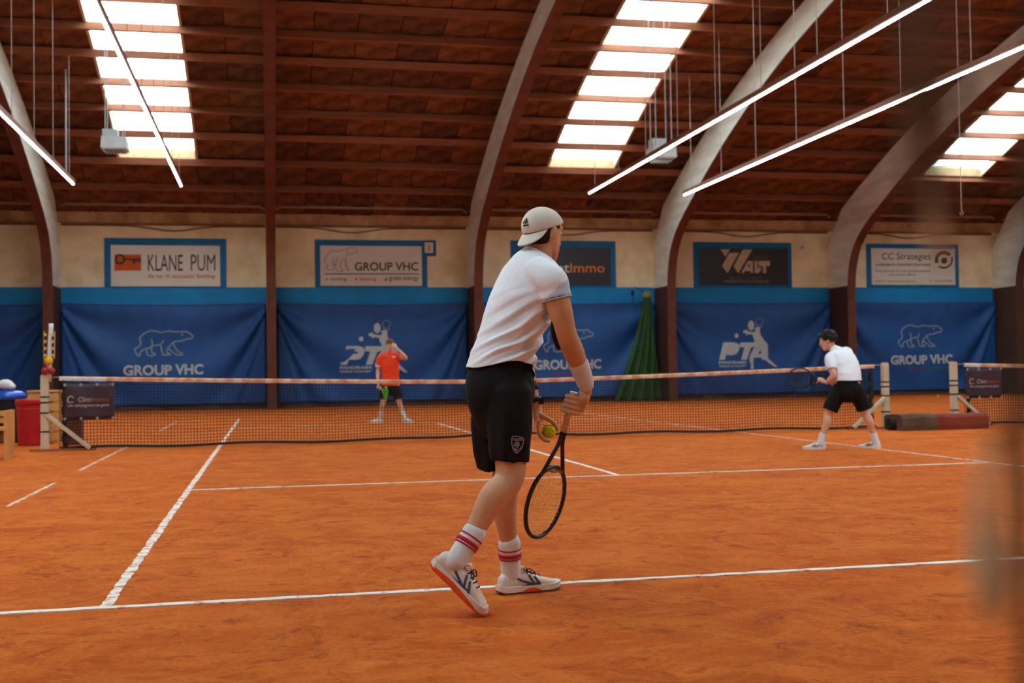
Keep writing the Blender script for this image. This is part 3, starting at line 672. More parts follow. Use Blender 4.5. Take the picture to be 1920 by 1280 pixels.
# ================================================================== NETS
M_net = pm('black_netting', (34, 30, 30), .8, .1); M_tape = pm('clay_stained_tape', (196, 130, 88), .8, .1, 7, col2=(222, 184, 150), lo=.4, hi=.6); M_tapew = pm('white_tape_end', (214, 202, 180), .7, .1, 20)
M_bot = pm('bottom_cord', (40, 38, 34), .8); M_post = pm('cream_post', (196, 180, 150), .6, .08, 4, .1, 30); M_strap = pm('black_strap', (24, 22, 22), .6)
M_sheet = pm('plum_sheet', (62, 46, 52), .6, .1, 2); M_eye = pm('eyelet', (176, 172, 168), .4)
def tennis_net(xa, xb, y, lab, sheet, xvis=None, posts=(1, 1)):
    root = thing('tennis_net', ((xa+xb)/2, y, 0), lab, 'net', 'tennis nets')
    cx = (xa+xb)/2; hw = (xb-xa)/2
    def top(x): return 1.07-.156*(1-min(abs(x-cx)/hw, 1)**1.3)
    def bot(x): return .05+.045*math.exp(-((x-cx)/.9)**2)+.012*math.sin(x*3)
    xe = min(xb, xvis) if xvis else xb
    q = S(); xs_ = []; x = xa+.2
    while x < xe-.2: xs_.append(x); x += .047
    for x in xs_:
        q.bar((x, y, bot(x)), (x+.004*math.sin(x*9), y+.008*math.sin(x*5), top(x)), 0.0068, 0.0068)
    nr = 21
    for r_ in range(1, nr):
        f = r_/nr
        for i in range(0, len(xs_)-6, 6):
            a, c = xs_[i], xs_[min(i+6, len(xs_)-1)]
            q.bar((a, y+.008*math.sin(a*5)*f, bot(a)+(top(a)-bot(a))*f), (c, y+.008*math.sin(c*5)*f, bot(c)+(top(c)-bot(c))*f), 0.0068, 0.0068, V((0, 0, 1)))
    put('netting', q, M_net, root, kind='stuff')
    n = 60; R = []
    for i in range(n+1):
        x = xa+.2+(xe-xa-.4)*i/n; z = top(x); R.append([V((x, y-.016, z-.05)), V((x, y-.018, z-.005)), V((x, y, z+.012)), V((x, y+.018, z-.005)), V((x, y+.016, z-.05))])
    q = S(); q.rings(R); put('head_tape', q, M_tape, root)
    q = S(); R2 = [[p+V((0, (-.003 if p.y < y else .003), 0)) for p in r_] for r_ in R[:4]]; q.rings(R2); put('tape_end', q, M_tapew, root)
    q = S(); q.tube([(x, y-.01, bot(x)-.01) for x in [xa+.2+(xe-xa-.4)*i/80 for i in range(81)]], (.016, .03) and .02, 6, V((0, 0, 1))); put('bottom_band', q, M_bot, root)
    for x, on, s in ((xa, posts[0], 1), (xb, posts[1], -1)):
        if not on: continue
        q = S(); q.box((x, y, .54), (.105, .085, 1.08)); q.box((x, y, 1.09), (.09, .07, .03)); pst = put('post', q, M_post, root)
        for z in (.78, .70, .55, .28):
            p_ = S(); p_.box((x, y, z), (.112, .092, .022)); put('strap', p_, M_strap, pst)
        q = S(); q.bar((x+s*.04, y-.05, .52), (x+s*.62, y-.05, .03), .06, .05, V((0, 1, 0))); put('brace', q, M_post, root)
        q = S(); q.box((x+s*.25, y, .015), (.9, .1, .03)); put('foot_plate', q, pm('clay_covered_steel', (150, 84, 50), .9), root)
        # rolled up net edge wound round a dark cord beside the post
        q = S(); q.tube([V((x+s*(.27+.012*math.sin(i*1.1)), y+.012*math.cos(i*1.1), .03+i*.035)) for i in range(29)], .035, 7, V((1, 0, 0))); put('rolled_edge', q, pm('rolled_net', (30, 30, 28), .8, .3, 30), root)
        q = S(); q.tube([(x, y, 1.06), (x+s*.25, y, 1.065)], .006, 5); put('net_cable', q, M_wire, root)
    if sheet:
        a, c = atp(*sheet[0], 1, y-.05), atp(*sheet[1], 1, y-.05)
        s_ = thing('net_sheet', ((a.x+c.x)/2, y-.05, c.z), sheet[2], 'banner')
        R = []; n = 14; q = S()
        for j in range(9):
            for i in range(n+1):
                u, v = i/n, j/8; q.v.append(V((a.x+(c.x-a.x)*u, y-.05+.012*math.sin(u*9+v*4), c.z+(a.z-c.z)*v-.012*math.sin(math.pi*u)*v)))
        q.f = [(j*(n+1)+i, j*(n+1)+i+1, (j+1)*(n+1)+i+1, (j+1)*(n+1)+i) for j in range(8) for i in range(n)]
        solid(put('sheet', q, M_sheet, s_, smooth=True), .004, 0)
        mm = lambda u, v: V((a.x+(c.x-a.x)*u, y-.072, c.z+(a.z-c.z)*v))
        q = S(); text(q, 'Clint', .28, .54, .49, .62, mm, .004); put('lettering', q, pm('sheet_print', (176, 158, 156), .7), s_); q = S(); text(q, 'Uw compagnons tot geluk', .075, .90, .33, .44, mm, .006); put('slogan', q, pm('sheet_print', (176, 158, 156), .7), s_)
        q = S(); text(q, 'Immo', .555, .90, .49, .61, mm, .004); put('lettering', q, pm('sheet_print_orange', (160, 84, 48), .7), s_)
        q = S(); ribbon(q, [(.19, .49), (.085, .49), (.085, .6), (.14, .655), (.19, .6)], .025, mm); put('house_emblem', q, pm('sheet_print', (176, 158, 156), .7), s_)
        for u in (.02, .34, .66, .97):
            for v in (.03, .96):
                p_ = mm(u, v); e = S(); e.tube([p_+V((.014*math.cos(t*.7), 0, .014*math.sin(t*.7))) for t in range(9)], .006, 5, V((0, 1, 0)), closed=True); put('eyelet', e, M_eye, s_)
    return root
NY = .3
tennis_net(-6.56, 6.74, NY, 'tennis net stretched across the court with clay stained tape', ((120, 719), (215, 785), 'dark plum sheet with eyelets tied to the left end of the net'))
tennis_net(8.02, 21.3, NY, 'tennis net of the neighbouring court at the right edge', ((1811, 690), (1879, 745), 'dark plum sheet tied to the neighbouring net on the right'), 14.5, (1, 0))

# score keeper on the left post
p = atp(92, 700, 1, NY-.1)
root = thing('score_keeper', (p.x, p.y, 1.08), 'white score tube with yellow and red beads above the left net post', 'scoreboard')
x, y = p.x, p.y+.1
q = S(); q.tube([(x-.02, y, 1.0), (x-.015, y, 1.3), (x, y, 1.6), (x+.012, y, 1.76), (x+.012, y, 1.84)], .034, 10, V((1, 0, 0))); put('pole', q, M_white, root, smooth=True)
M_yel = pm('yellow_plastic', (232, 176, 20), .5, .1); M_redp = pm('red_plastic', (170, 36, 32), .5, .1)
for i in range(7):
    for s in (-1, 1):
        q = S(); q.box((x+s*.052-.01, y-.03, 1.38+i*.05), (.03, .03, .034)); put('score_tab', q, M_yel if i % 2 == 0 else M_strap, root)
for s in (-1, 1):
    q = S(); q.tube([(x+s*.07-.01, y-.03, 1.33), (x+s*.072-.005, y-.03, 1.73)], .008, 6); put('rail', q, M_wire, root)
    q = S(); q.sphere((x+s*.045-.02, y-.05, 1.155), .05); put('red_bead', q, M_redp, root, smooth=True)
q = S(); q.sphere((x-.015, y-.05, 1.30), .062); put('yellow_bead', q, M_yel, root, smooth=True)

# green netting bundle by the fourth arch
tp = atp(1213, 552, 1, 19.25)
root = thing('green_netting', (tp.x-.3, 19.2, 0), 'green windbreak netting gathered at the top, hanging by the pale arch', 'netting')
q = S(); n, mz = 60, 26
for j in range(mz+1):
    t = j/mz; z = tp.z-.08-(tp.z-.1)*t; xl = tp.x-.14+(atp(1152, 750, 1, 19.25).x-tp.x+.14)*t**1.35; xr = tp.x+.16+(atp(1240, 750, 1, 19.25).x-tp.x-.16)*t
    for i in range(n+1):
        u = i/n; q.v.append(V((xl+(xr-xl)*u, 19.25+(.05+.09*t)*math.sin(u*26+t*3)+.05*math.sin(u*9), z)))
q.f = [(j*(n+1)+i, j*(n+1)+i+1, (j+1)*(n+1)+i+1, (j+1)*(n+1)+i) for j in range(mz) for i in range(n)]
solid(put('netting_folds', q, sheer('green_netting', (62, 104, 34), .62), root, smooth=True), .003, 0)
q = S(); q.ell((tp.x, 19.25, tp.z-.02), (.17, 0, 0), (0, .1, 0), (0, 0, .12)); put('tied_knot', q, pm('knot_olive', (126, 122, 66), .8, .3, 20), root, smooth=True)
q = S(); q.tube([tp+V((-.05, 0, .05)), tp+V((-.3, .4, .28))], .012, 5); put('tie_cord', q, M_strap, root)
p = atp(1186, 549, 1, WY-.03); q = S(); q.ell(p, (.05, 0, 0), (0, .03, 0), (0, 0, .10)); q.tube([p+V((0, 0, -.05)), p+V((.01, 0, -.4))], .008, 5)
put('wall_hook', q, M_strap, origin=p, label='small dark hook on the blue wall beside the green netting', cat_='hook')

# ================================================================== THINGS AT THE SIDES
def lathe(prof, cx, cy, n=28):
    q = S(); q.rings([[V((cx+r*math.cos(2*math.pi*i/n), cy+r*math.sin(2*math.pi*i/n), z)) for i in range(n)] for r, z in prof]); return q
g0 = ground(54, 836); M_red = pm('red_bin_plastic', (176, 30, 34), .45, .12, 3)
cx, cy = g0.x, g0.y+.2
root = thing('red_bin', (cx, cy, 0), 'round red plastic bin between the black bin and the net post', 'bin')
put('body', lathe([(.195, 0), (.2, .02), (.222, .62), (.222, .64)], cx, cy), M_red, root, smooth=True)
put('rim', lathe([(.222, .63), (.236, .635), (.238, .71), (.23, .725), (.20, .722)], cx, cy), M_red, root, smooth=True); put('band', lathe([(.224, .56), (.231, .57), (.224, .58)], cx, cy), M_red, root)
g1 = ground(0, 833); cx, cy = g1.x+.02, g1.y+.55
root = thing('black_bin', (cx, cy, 0), 'black litter bin with a shiny blue bag over its top at the left edge', 'bin')
put('body', lathe([(.22, 0), (.235, .03), (.25, .72), (.25, .74)], cx, cy), pm('black_plastic', (22, 24, 28), .5, .2), root, smooth=True)
put('blue_cover', lathe([(.262, .70), (.285, .755), (.27, .80), (.2, .845), (.08, .865), (.01, .868)], cx, cy), pm('blue_plastic', (32, 82, 190), .25, .15, 3, spec=.6), root, smooth=True)
q = S(); R = []
q.ell((cx-.04, cy-.06, .958), (.13, 0, 0), (0, .11, 0), (0, 0, .085)); q.ell((cx+.05, cy-.08, .925), (.08, 0, 0), (0, .07, 0), (0, 0, .055)); me = remesh(q, .012, 6)
put('crumpled_towel', None, M_white, origin=(cx, cy, .86), me=me, smooth=True, label='crumpled white cloth on top of the black bin', cat_='cloth')
# bench end
g2 = ground(16, 862); bx, by = g2.x, g2.y; M_ben = pm('pine_bench', (206, 146, 76), .6, .12, 4, .1, 40, stretch=(6, 1, 1)); 
root = thing('wooden_bench', (bx-.6, by+.2, 0), 'wooden bench end cut off by the left edge of the picture', 'bench')
q = S(); q.box((bx-.03, by+.2, .32), (.05, .42, .64)); put('end_panel', q, M_ben, root); q = S(); q.box((bx-1.3, by+.2, .32), (.05, .42, .64)); put('end_panel', q, M_ben, root)
q = S(); q.box((bx-.66, by+.18, .40), (1.24, .44, .04)); put('seat', q, M_ben, root)
for z in (.50, .59):
    q = S(); q.box((bx-.66, by+.40, z), (1.24, .03, .07)); put('back_slat', q, M_ben, root)
q = S(); q.box((bx-.66, by+.03, .3), (1.22, .03, .14)); put('apron', q, pm('dark_pine', (120, 66, 34), .7), root)
# wooden crate behind the post
cx, cy = atp(86, 830, 1, 2.75).x, 2.75
root = thing('wooden_crate', (cx, cy, 0), 'pale plywood crate behind the left net post', 'crate'); M_ply = pm('pale_plywood', (206, 152, 84), .7, .1, 4)
for dx in (-.2, .2):
    for dy in (-.16, .16):
        q = S(); q.box((cx+dx, cy+dy, .41), (.09, .05, .82)); put('corner_post', q, M_ply, root)
for z in (.1, .26, .42, .58, .74):
    for s in (-1, 1):
        q = S(); q.box((cx, cy+s*.19, z), (.46, .02, .13)); put('slat', q, M_ply, root)
q = S(); q.box((cx, cy, .84), (.5, .44, .03)); put('lid', q, M_ply, root)
g3 = atp(138, 820, 1, 1.85)
root = thing('brown_box', (g3.x, 1.85, 0), 'dark brown wooden box behind the net below the plum sheet', 'box'); M_db = pm('dark_brown_wood', (98, 50, 28), .7, .15, 4)
q = S(); q.box((g3.x, 1.85, .26), (.27, .27, .52)); put('body', q, M_db, root); q = S(); q.box((g3.x, 1.85, .53), (.3, .3, .025)); put('lid', q, M_db, root); q = S(); q.box((g3.x, 1.705, .28), (.2, .02, .3)); put('front_panel', q, M_db, root)
# folded cover by the right post
CX0, CX1, CY = atp(1691, 800, 1, -.5).x, atp(1852, 803, 1, -.5).x, -.27; M_cov = pm('clay_red_cover', (124, 52, 34), .85, .15, 4, .3, 12); M_cov2 = pm('grey_brown_cover', (92, 68, 52), .85, .2, 6, .3, 12)
root = thing('folded_cover', ((CX0+CX1)/2, CY, 0), 'long low red brown folded court cover on the floor beside the right post', 'cover')
def slab_roll(x0, x1, gr=0.0, seed=0):
    q = S(); R = []; n = 16
    for i in range(n+1):
        x = x0+(x1-x0)*i/n; jz = .012*noise.noise(V((x*3, seed, 0))); 
        prof = [(-.26, 0), (-.27, .08), (-.265, .2), (-.22, .245), (0, .25), (.22, .24), (.27, .2), (.27, 0)]
        R.append([V((x+.01*noise.noise(V((x*2, j, seed))), CY+py*(1+gr), max(0, pz*(1+gr)+jz*(pz > .1)+.015*noise.noise(V((x*5, j*.7, seed+3)))*(pz > .1)))) for j, (py, pz) in enumerate(prof)])
    q.rings(R); return q
put('folded_body', slab_roll(CX0, CX1), M_cov, root); put('overlapping_flap', slab_roll(CX0-.02, CX0+.60, .05, 5), M_cov2, root)
q = S(); q.tube([(CX0-.1, CY, .1), (CX0, CY, .1)], .1, 14, V((0, 0, 1))); put('roll_end', q, M_strap, root)
def tennis_ball(p, r, lab, name='tennis_ball'):
    root = thing(name, p-V((0, 0, r)), lab, 'ball', 'tennis balls'); M_b = pm('ball_felt', (226, 224, 30), .9, .1, 40, .4, 120)
    q = S(); q.sphere(p, r, 28, 18); put('felt', q, M_b, root, smooth=True)
    q = S(); pts = []
    for i in range(48):
        t = 2*math.pi*i/48; a_, b_ = .62, .38; s_ = V((a_*math.cos(t)+b_*math.cos(3*t), a_*math.sin(t)-b_*math.sin(3*t), 2*math.sqrt(a_*b_)*math.sin(2*t))).normalized()
        pts.append(p+Matrix.Rotation(.9, 3, 'X') @ Matrix.Rotation(.5, 3, 'Z') @ s_*r*1.002)
    q.tube(pts, r*.045, 5, closed=True); put('seam', q, pm('ball_seam', (168, 160, 60), .8), root); return root
g4 = atp(1759, 739, 2, .033); tennis_ball(atp(1759, 742, 2, .034), .034, 'small yellow ball lying on the clay by the far wall')
#==PEOPLE==
# ================================================================== PEOPLE
CFH = V((math.sin(YAW), math.cos(YAW), 0)); RH = _r.copy(); UP = V((0, 0, 1))
M_skin = pm('skin_warm', (204, 150, 110), .55, .07, 9, .08, 220, spec=.3); M_skin2 = pm('skin_fair', (214, 166, 134), .55, .06, 9)
M_shirt = pm('white_jersey', (234, 236, 238), .75, .03, 4, .12, 300); M_panel = pm('pale_blue_panel', (186, 204, 222), .75, .03, 4)
M_black = pm('black_shorts', (17, 16, 17), .8, .15, 5, .1, 200, spec=.2); M_cap = pm('off_white_cap', (218, 212, 196), .75, .04, 5, .12, 260)
M_hairb = pm('dark_brown_hair', (38, 26, 20), .6, .3, 60, .6, 140); M_hairl = pm('brown_hair', (96, 66, 44), .6, .25, 60, .6, 140); M_hairk = pm('black_hair', (22, 19, 18), .6, .3, 60, .6, 140)
M_sock = pm('white_sock', (222, 222, 218), .85, .04, 30, .3, 260); M_stripe = pm('red_stripe', (178, 24, 44), .8, .05); M_band = pm('white_towelling', (230, 228, 222), .9, .04, 60, .5, 320)
M_shoe = pm('dusty_white_shoe', (214, 190, 166), .6, .1, 12, .15, 120, col2=(226, 214, 200)); M_shoew = pm('white_shoe', (218, 214, 202), .55, .05, 8); M_mid = pm('white_midsole', (228, 216, 204), .5, .06, 10)
M_orng = pm('orange_sole', (228, 84, 30), .5, .08, 8); M_slate = pm('slate_stripe', (74, 80, 92), .5, .08, 8); M_gum = pm('dark_sole', (92, 78, 60), .7, .1); M_lace = pm('navy_lace', (44, 44, 58), .8)
M_watch = pm('black_rubber', (20, 20, 22), .5); M_orj = pm('orange_jersey', (232, 64, 18), .7, .05, 4); M_eyeball = pm('eye_white', (214, 208, 200), .3); M_iris = pm('dark_iris', (44, 30, 22), .3); M_lip = pm('lips', (176, 104, 92), .5)
M_logo = pm('black_print', (26, 26, 26), .6); M_silver = pm('silver_print', (150, 146, 142), .5); M_frm = pm('dark_bronze_frame', (40, 28, 22), .35, .2, 12, spec=.5); M_gold = pm('gold_accent', (150, 112, 50), .4); M_grip = pm('tan_grip', (222, 188, 140), .8, .12, 60, .3, 120)
M_str = pm('yellow_string', (244, 208, 96), .5, .05)

def leg(sh, hip, knee, ank, fwd, rad, n=18):
    side = RH; back = -fwd
    sh.limb([hip, hip.lerp(knee, .5), knee, knee.lerp(ank, .28)+back*.018, knee.lerp(ank, .62)+back*.006, ank], [(rad[0], rad[0]), (rad[1], rad[1]), (rad[2], rad[2]), (rad[3], rad[3]*1.05), (rad[4], rad[4]), (rad[5], rad[5])], side, n)
def arm(sh, pts, rads, side=None): sh.limb(pts, rads, side or CFH, 16)
HEADR = [(-.115, .022, .076, .040), (-.100, .040, .088, .0), (-.075, .054, .090, -.030), (-.045, .062, .092, -.060), (-.015, .067, .093, -.085), (.02, .071, .090, -.098), (.05, .075, .095, -.10), (.08, .072, .085, -.095), (.10, .058, .062, -.075), (.115, .03, .03, -.04)]
def head(sh, hc, R, F, U, s=1.0):
    n = 22; rg = []
    for z, w_, f, b in HEADR:
        cy, ry = (f+b)/2, (f-b)/2
        rg.append([hc+(R*(w_*math.cos(2*math.pi*a/n))+F*(cy+ry*math.sin(2*math.pi*a/n))+U*z)*s for a in range(n)])
    sh.rings(rg)
    L = lambda x, y, z: hc+(R*x+F*y+U*z)*s
    sh.limb([L(0, .088, .03), L(0, .100, .0), L(0, .106, -.018)], [.008*s, .011*s, .014*s], R, 10, 3)       # nose
    for q in (-1, 1):
        sh.ell(L(q*.079, -.012, .002), (R*q*.9-F*.35)*.015*s, (F*.9+U*.3+R*q*.25)*.021*s, U*.035*s, 12, 8)                        # ear
        sh.ell(L(q*.028, .088, .045), R*.026*s, F*.010*s, U*.008*s, 10, 6)                                  # brow ridge
    sh.ell(L(0, .088, -.052), R*.024*s, F*.010*s, U*.010*s, 10, 6)
    return L
def face_parts(root, L, R, F, U, s, brow):
    for q in (-1, 1):
        e = S(); e.sphere(L(q*.029, .0795, .022), .0108*s, 12, 8); eo = put('eye', e, M_eyeball, root, smooth=True)
        e = S(); e.sphere(L(q*.029, .0872, .022), .0048*s, 10, 6); put('iris', e, M_iris, eo, smooth=True)
        e = S(); e.limb([L(q*.012, .100, .046), L(q*.032, .099, .050), L(q*.050, .086, .044)], [.004*s]*3, U, 8, 3); put('eyebrow', e, brow, root, smooth=True)
    e = S(); e.limb([L(-.022, .092, -.053), L(0, .099, -.052), L(.022, .092, -.053)], [.0045*s, .006*s, .0045*s], U, 8, 3); put('lips', e, M_lip, root, smooth=True)
def hair(root, L, s, mat, amp, front=.065, low=-.02, freq=40, vox=.008, size=1.0):
    q = S(); c = L(0, -.012, .04); R_, F_, U_ = (L(1, 0, 0)-L(0, 0, 0)), (L(0, 1, 0)-L(0, 0, 0)), (L(0, 0, 1)-L(0, 0, 0))
    q.ell(c, R_*.083*size, F_*.106*size, U_*.094*size, 28, 18); me = remesh(q, vox*s, 2)
    O = L(0, 0, 0); k = 1/(R_.length**2)
    def loc(p): d = p-O; return V((d.dot(R_)*k, d.dot(F_)*k, d.dot(U_)*k))
    def keep_out(p):
        l = loc(p)
        if l.y > .045: return l.z < front
        if l.y > -.03: return l.z < .012
        return l.z < low-.03
    drop_faces(me, keep_out)
    warp(me, lambda p: p+(p-c).normalized()*amp*noise.noise(p*freq)*1.3+(p-c).normalized()*amp*.3)
    return solid(put('hair', None, mat, root, me=me, smooth=True), .008*s, -1)
def hand(sh, w, d, side, nrm, curl=.6, s=1.0, spread=.0):
    """palm and five bent fingers; d points along the hand, side towards the thumb, nrm out of the palm"""
    d, side, nrm = d.normalized(), side.normalized(), nrm.normalized()
    sh.limb([w, w+d*.035*s, w+d*.085*s], [(.026*s, .020*s), (.038*s, .017*s), (.040*s, .014*s)], side, 14)
    for i, (o, l) in enumerate(((.030, .072), (.010, .082), (-.011, .076), (-.030, .058))):
        a = w+d*.088*s+side*o*s; c1 = curl; p = [a]; dd = d
        for f in (.45, .32, .23):
            ang = c1*.95; dd = (dd*math.cos(ang)+nrm*math.sin(ang)).normalized() if True else dd
            nn = dd; p.append(p[-1]+nn*l*f*s); nrm2 = nrm
            dd = nn
        sh.limb(p, [.0095*s, .009*s, .0085*s, .0075*s], side, 10, 3)
    sh.limb([w+d*.025*s+side*.026*s, w+d*.06*s+side*.050*s+nrm*.012*s, w+d*.088*s+side*.052*s+nrm*.026*s], [.013*s, .011*s, .009*s], nrm, 10, 3)
SHOE = [(0.0, .020, .066), (.015, .031, .092), (.05, .036, .098), (.09, .037, .086), (.13, .041, .092), (.17, .046, .080), (.21, .050, .062), (.25, .047, .052), (.275, .040, .046), (.292, .028, .041), (.303, .012, .034)]
def shoe(parent, P0, fwd, phi=0.0, pv=.235, upper=M_shoe, sole=M_orng, accent=None, accent_at=((-.004, .24),), stripes=True, laces=True, s=1.0, stripe_mat=M_slate, out_side=1):
    fwd = V((fwd.x, fwd.y, 0)).normalized(); side = fwd.cross(UP)
    def T(x, y, z):
        t = min(max((pv+.035-y)/.07, 0), 1); t = t*t*(3-2*t); a = phi*t
        yy, zz = y-pv, z; y2 = yy*math.cos(a)+zz*math.sin(a)*-1*-1 if False else yy*math.cos(a)+zz*math.sin(a); z2 = -yy*math.sin(a)+zz*math.cos(a)
        return P0+(side*x+fwd*y2+UP*z2)*s
    n = 20
    rg = []
    for y, hw, zt in SHOE:
        zc = (zt+.016)/2; hz = (zt-.016)/2
        rg.append([T(hw*math.copysign(abs(math.cos(2*math.pi*a/n))**.8, math.cos(2*math.pi*a/n)), y, zc+hz*math.sin(2*math.pi*a/n)) for a in range(n)])
    q = S(); q.rings(rg); me = q.mesh('upper')
    root = put('shoe', q, upper, parent, smooth=True); root.modifiers.new('sub', 'SUBSURF').levels = 1; root.modifiers['sub'].render_levels = 1
    ys = [i/30*.309-.005 for i in range(31)]
    def hw(y):
        for i in range(len(SHOE)-1):
            a, b = SHOE[i], SHOE[i+1]
            if a[0] <= y <= b[0]: t = (y-a[0])/(b[0]-a[0]); return a[1]+(b[1]-a[1])*t, a[2]+(b[2]-a[2])*t
        return (SHOE[0][1]*.7, .05) if y < 0 else (.010, .03)
    for nm, z0, z1, ex, mt in (('midsole', .009, .034, .005, M_mid), ('outsole', 0, .010, .004, sole)):
        R = []
        for y in ys:
            h = hw(y)[0]+ex; lift = .007*max(0, (y-.25)/.05)+.006*max(0, (.02-y)/.02); R.append([T(-h, y, z0+lift), T(h, y, z0+lift), T(h+.001, y, z1+lift), T(-h-.001, y, z1+lift)])
        q = S(); q.rings(R); put(nm, q, mt, root)
    def sp(y, v, o=.003, sg=None):
        h, zt = hw(y); zc = (zt+.016)/2; hz = (zt-.016)/2; v = min(max((v*zt-zc)/hz, -.98), .98); return T((sg or out_side)*(h*(math.sqrt(1-v*v)**.8)+o), y, zc+hz*v)
    if accent:
        for a, c in accent_at:
            q = S(); R = []
            for i in range(9):
                y = a+(c-a)*i/8; h = hw(y)[0]+.0075; t = math.sin(math.pi*(i+.6)/9.2); R.append([T(out_side*h, y, .008), T(out_side*h, y, .009+.016*t), T(out_side*(h-.004), y, .009+.016*t), T(out_side*(h-.004), y, .008)])
            q.rings(R); put('sole_accent', q, accent, root)
    if stripes:
        for st, wd in (([(.075, .80), (.12, .55), (.17, .36), (.20, .34)], .0065), ([(.095, .36), (.14, .42), (.185, .55)], .005), ([(.135, .88), (.15, .6), (.165, .32)], .0065), ([(.160, .86), (.178, .6), (.195, .34)], .0065)):
            q = S(); P = [V((a, b, 0)) for a, b in st]; P, _ = cat(P, [(0, 0)]*len(P), 4)
            q.tube([sp(p.x, p.y, .0005) for p in P], (.0022, wd) and [(.0022, wd)]*len(P), 6, side); put('side_stripe', q, stripe_mat, root)
    if laces:
        q = S(); q.limb([T(0, .105, .098), T(0, .118, .112), T(0, .128, .102)], [(.022*s, .006*s)]*3, side, 12, 3); put('tongue', q, upper, root, smooth=True)
        for i in range(4):
            y = .135+i*.02; h, zt = hw(y); q = S(); q.tube([T(-h*.62, y, zt*.90), T(0, y+.006, zt+.004), T(h*.62, y-.004, zt*.90)], .0028*s, 6, UP, 4); put('lace', q, M_lace, root)
        for sg in (-1, 1):
            q = S(); q.tube([T(0, .135, .094), T(sg*.022, .145, .104), T(sg*.038, .165, .086), T(sg*.022, .155, .084), T(0, .138, .093)], .0026*s, 6, UP, 4); put('lace_bow', q, M_lace, root)
    return root, T, sp
def sock(parent, pts, rads, stripes=()):
    q = S(); q.limb(pts, rads, RH, 18, 6); so = put('sock', q, M_sock, parent, smooth=True)
    ax = (pts[-1]-pts[0]); L_ = ax.length; ax.normalize()
    for a, c, mt in stripes:
        q = S(); r = [rads[-1]+.0022]*3; q.tube([pts[-1]-ax*(L_*0+a), pts[-1]-ax*((a+c)/2), pts[-1]-ax*c], r, 22, RH); put('stripe_band', q, mt, so, smooth=True)
    return so
def folds(me, fn, amp):
    nr = [v.normal.copy() for v in me.vertices]
    for v, n_ in zip(me.vertices, nr): v.co = v.co+n_*fn(v.co)*amp
    me.update(); return me
def img(p):            # picture coordinates of a point (only used to lay out cloth folds on the body)
    d = p-CAM; z = d.dot(CF); return 960+FPX*d.dot(CR)/z, 640-FPX*d.dot(CU)/z

# ------------------------------------------------------------------ player with the cap
F1 = RH*.85+CFH*.527; R1 = RH*.527-CFH*.85
P1 = thing('person', ground(950, 1125), 'player seen from behind in white cap, white shirt and black shorts holding racket and ball', 'person')
# shoes first: they give the ankles
lh, lt = ground(936, 1114), ground(1049, 1102); lf = (lt-lh).normalized()
sL, TL, _ = shoe(P1, lh+lf*.245, lf+CFH*.0, 0, sole=M_gum, accent=M_orng, accent_at=((.10, .19),), s=1.06)
rp = ground(906, 1154); sR, TR, _ = shoe(P1, rp, RH*.98+CFH*-.12, math.radians(43.5), pv=.288, sole=M_orng, accent=M_orng, s=1.10)
aL, aR = TL(0, .062, .105), TR(0, .062, .105)
hipR, hipL = at(952, 728, 5.13), at(930, 726, 5.31)
kR, kL = at(956, 893, 5.09), at(949, 897, 5.38)
sk = S()
leg(sk, hipR, kR, aR, F1, (.088, .080, .066, .064, .046, .038)); leg(sk, hipL, kL, aL, F1, (.085, .078, .062, .060, .044, .038))
sk.limb([at(938, 735, 5.22), at(945, 680, 5.22), at(968, 600, 5.245), at(990, 540, 5.265), at(1004, 500, 5.275)], [(.135, .105), (.125, .093), (.132, .092), (.148, .092), (.11, .07)], R1, 20)
sk.limb([at(1003, 500, 5.275), at(1012, 474, 5.285), at(1018, 452, 5.295)], [.066, .058, .056], R1, 16)
Fh = (RH*.72+CFH*.69).normalized(); Rh = V((Fh.y, -Fh.x, 0)); tl = math.radians(8); Uh = (UP*math.cos(tl)+Fh*math.sin(tl)); Fh = (Fh*math.cos(tl)-UP*math.sin(tl))
HC = at(1018, 441, 5.30); LH = head(sk, HC, Rh, Fh, Uh)
arm(sk, [at(1030, 522, 5.12), at(1047, 570, 5.08), at(1061, 624, 5.10), at(1074, 656, 5.14), at(1086, 686, 5.18), at(1099, 727, 5.225)], [.056, .056, .047, .048, .040, (.031, .026)])
arm(sk, [at(976, 518, 5.40), at(972, 575, 5.45), at(970, 632, 5.50), at(983, 690, 5.48), at(1003, 752, 5.45)], [.055, .053, .045, .044, (.030, .025)])
# racket line
butt, neckp = at(1076, 736, 5.255), at(1053, 824, 5.265); H = (neckp-butt).normalized()
e1 = (CR-H*CR.dot(H)).normalized(); e2 = -(CF-H*CF.dot(H)); e2 = (e2-e1*e2.dot(e1)).normalized()
def G(a, r, s_): a = math.radians(a); return butt+H*s_+(e1*math.cos(a)+e2*math.sin(a))*r
for i in range(4):
    s_ = .018+.0225*i; k = (0, .004, .004, 0)[i]
    sk.limb([G(-28, .062+k, s_-.004), G(18, .052+k, s_), G(70, .038, s_+.002), G(125, .031, s_+.003), G(180, .029, s_+.004), G(222, .026, s_+.004)], [.0108, .0100, .0096, .0092, .0088, .0080], H, 12, 4)
sk.limb([G(-60, .045, .03), G(-95, .036, .065), G(-140, .033, .085), G(-176, .034, .088)], [.014, .0125, .011, .0095], H, 12, 4)
sk.limb([at(1099, 727, 5.225), at(1096, 744, 5.23), G(-20, .052, .050)], [(.028, .023), (.036, .026), (.044, .022)], H, 16)
sk.ell(G(-30, .048, .052), (e1*.9-e2*.4).normalized()*.022, H*.046, (e2*.9+e1*.4).normalized()*.028)
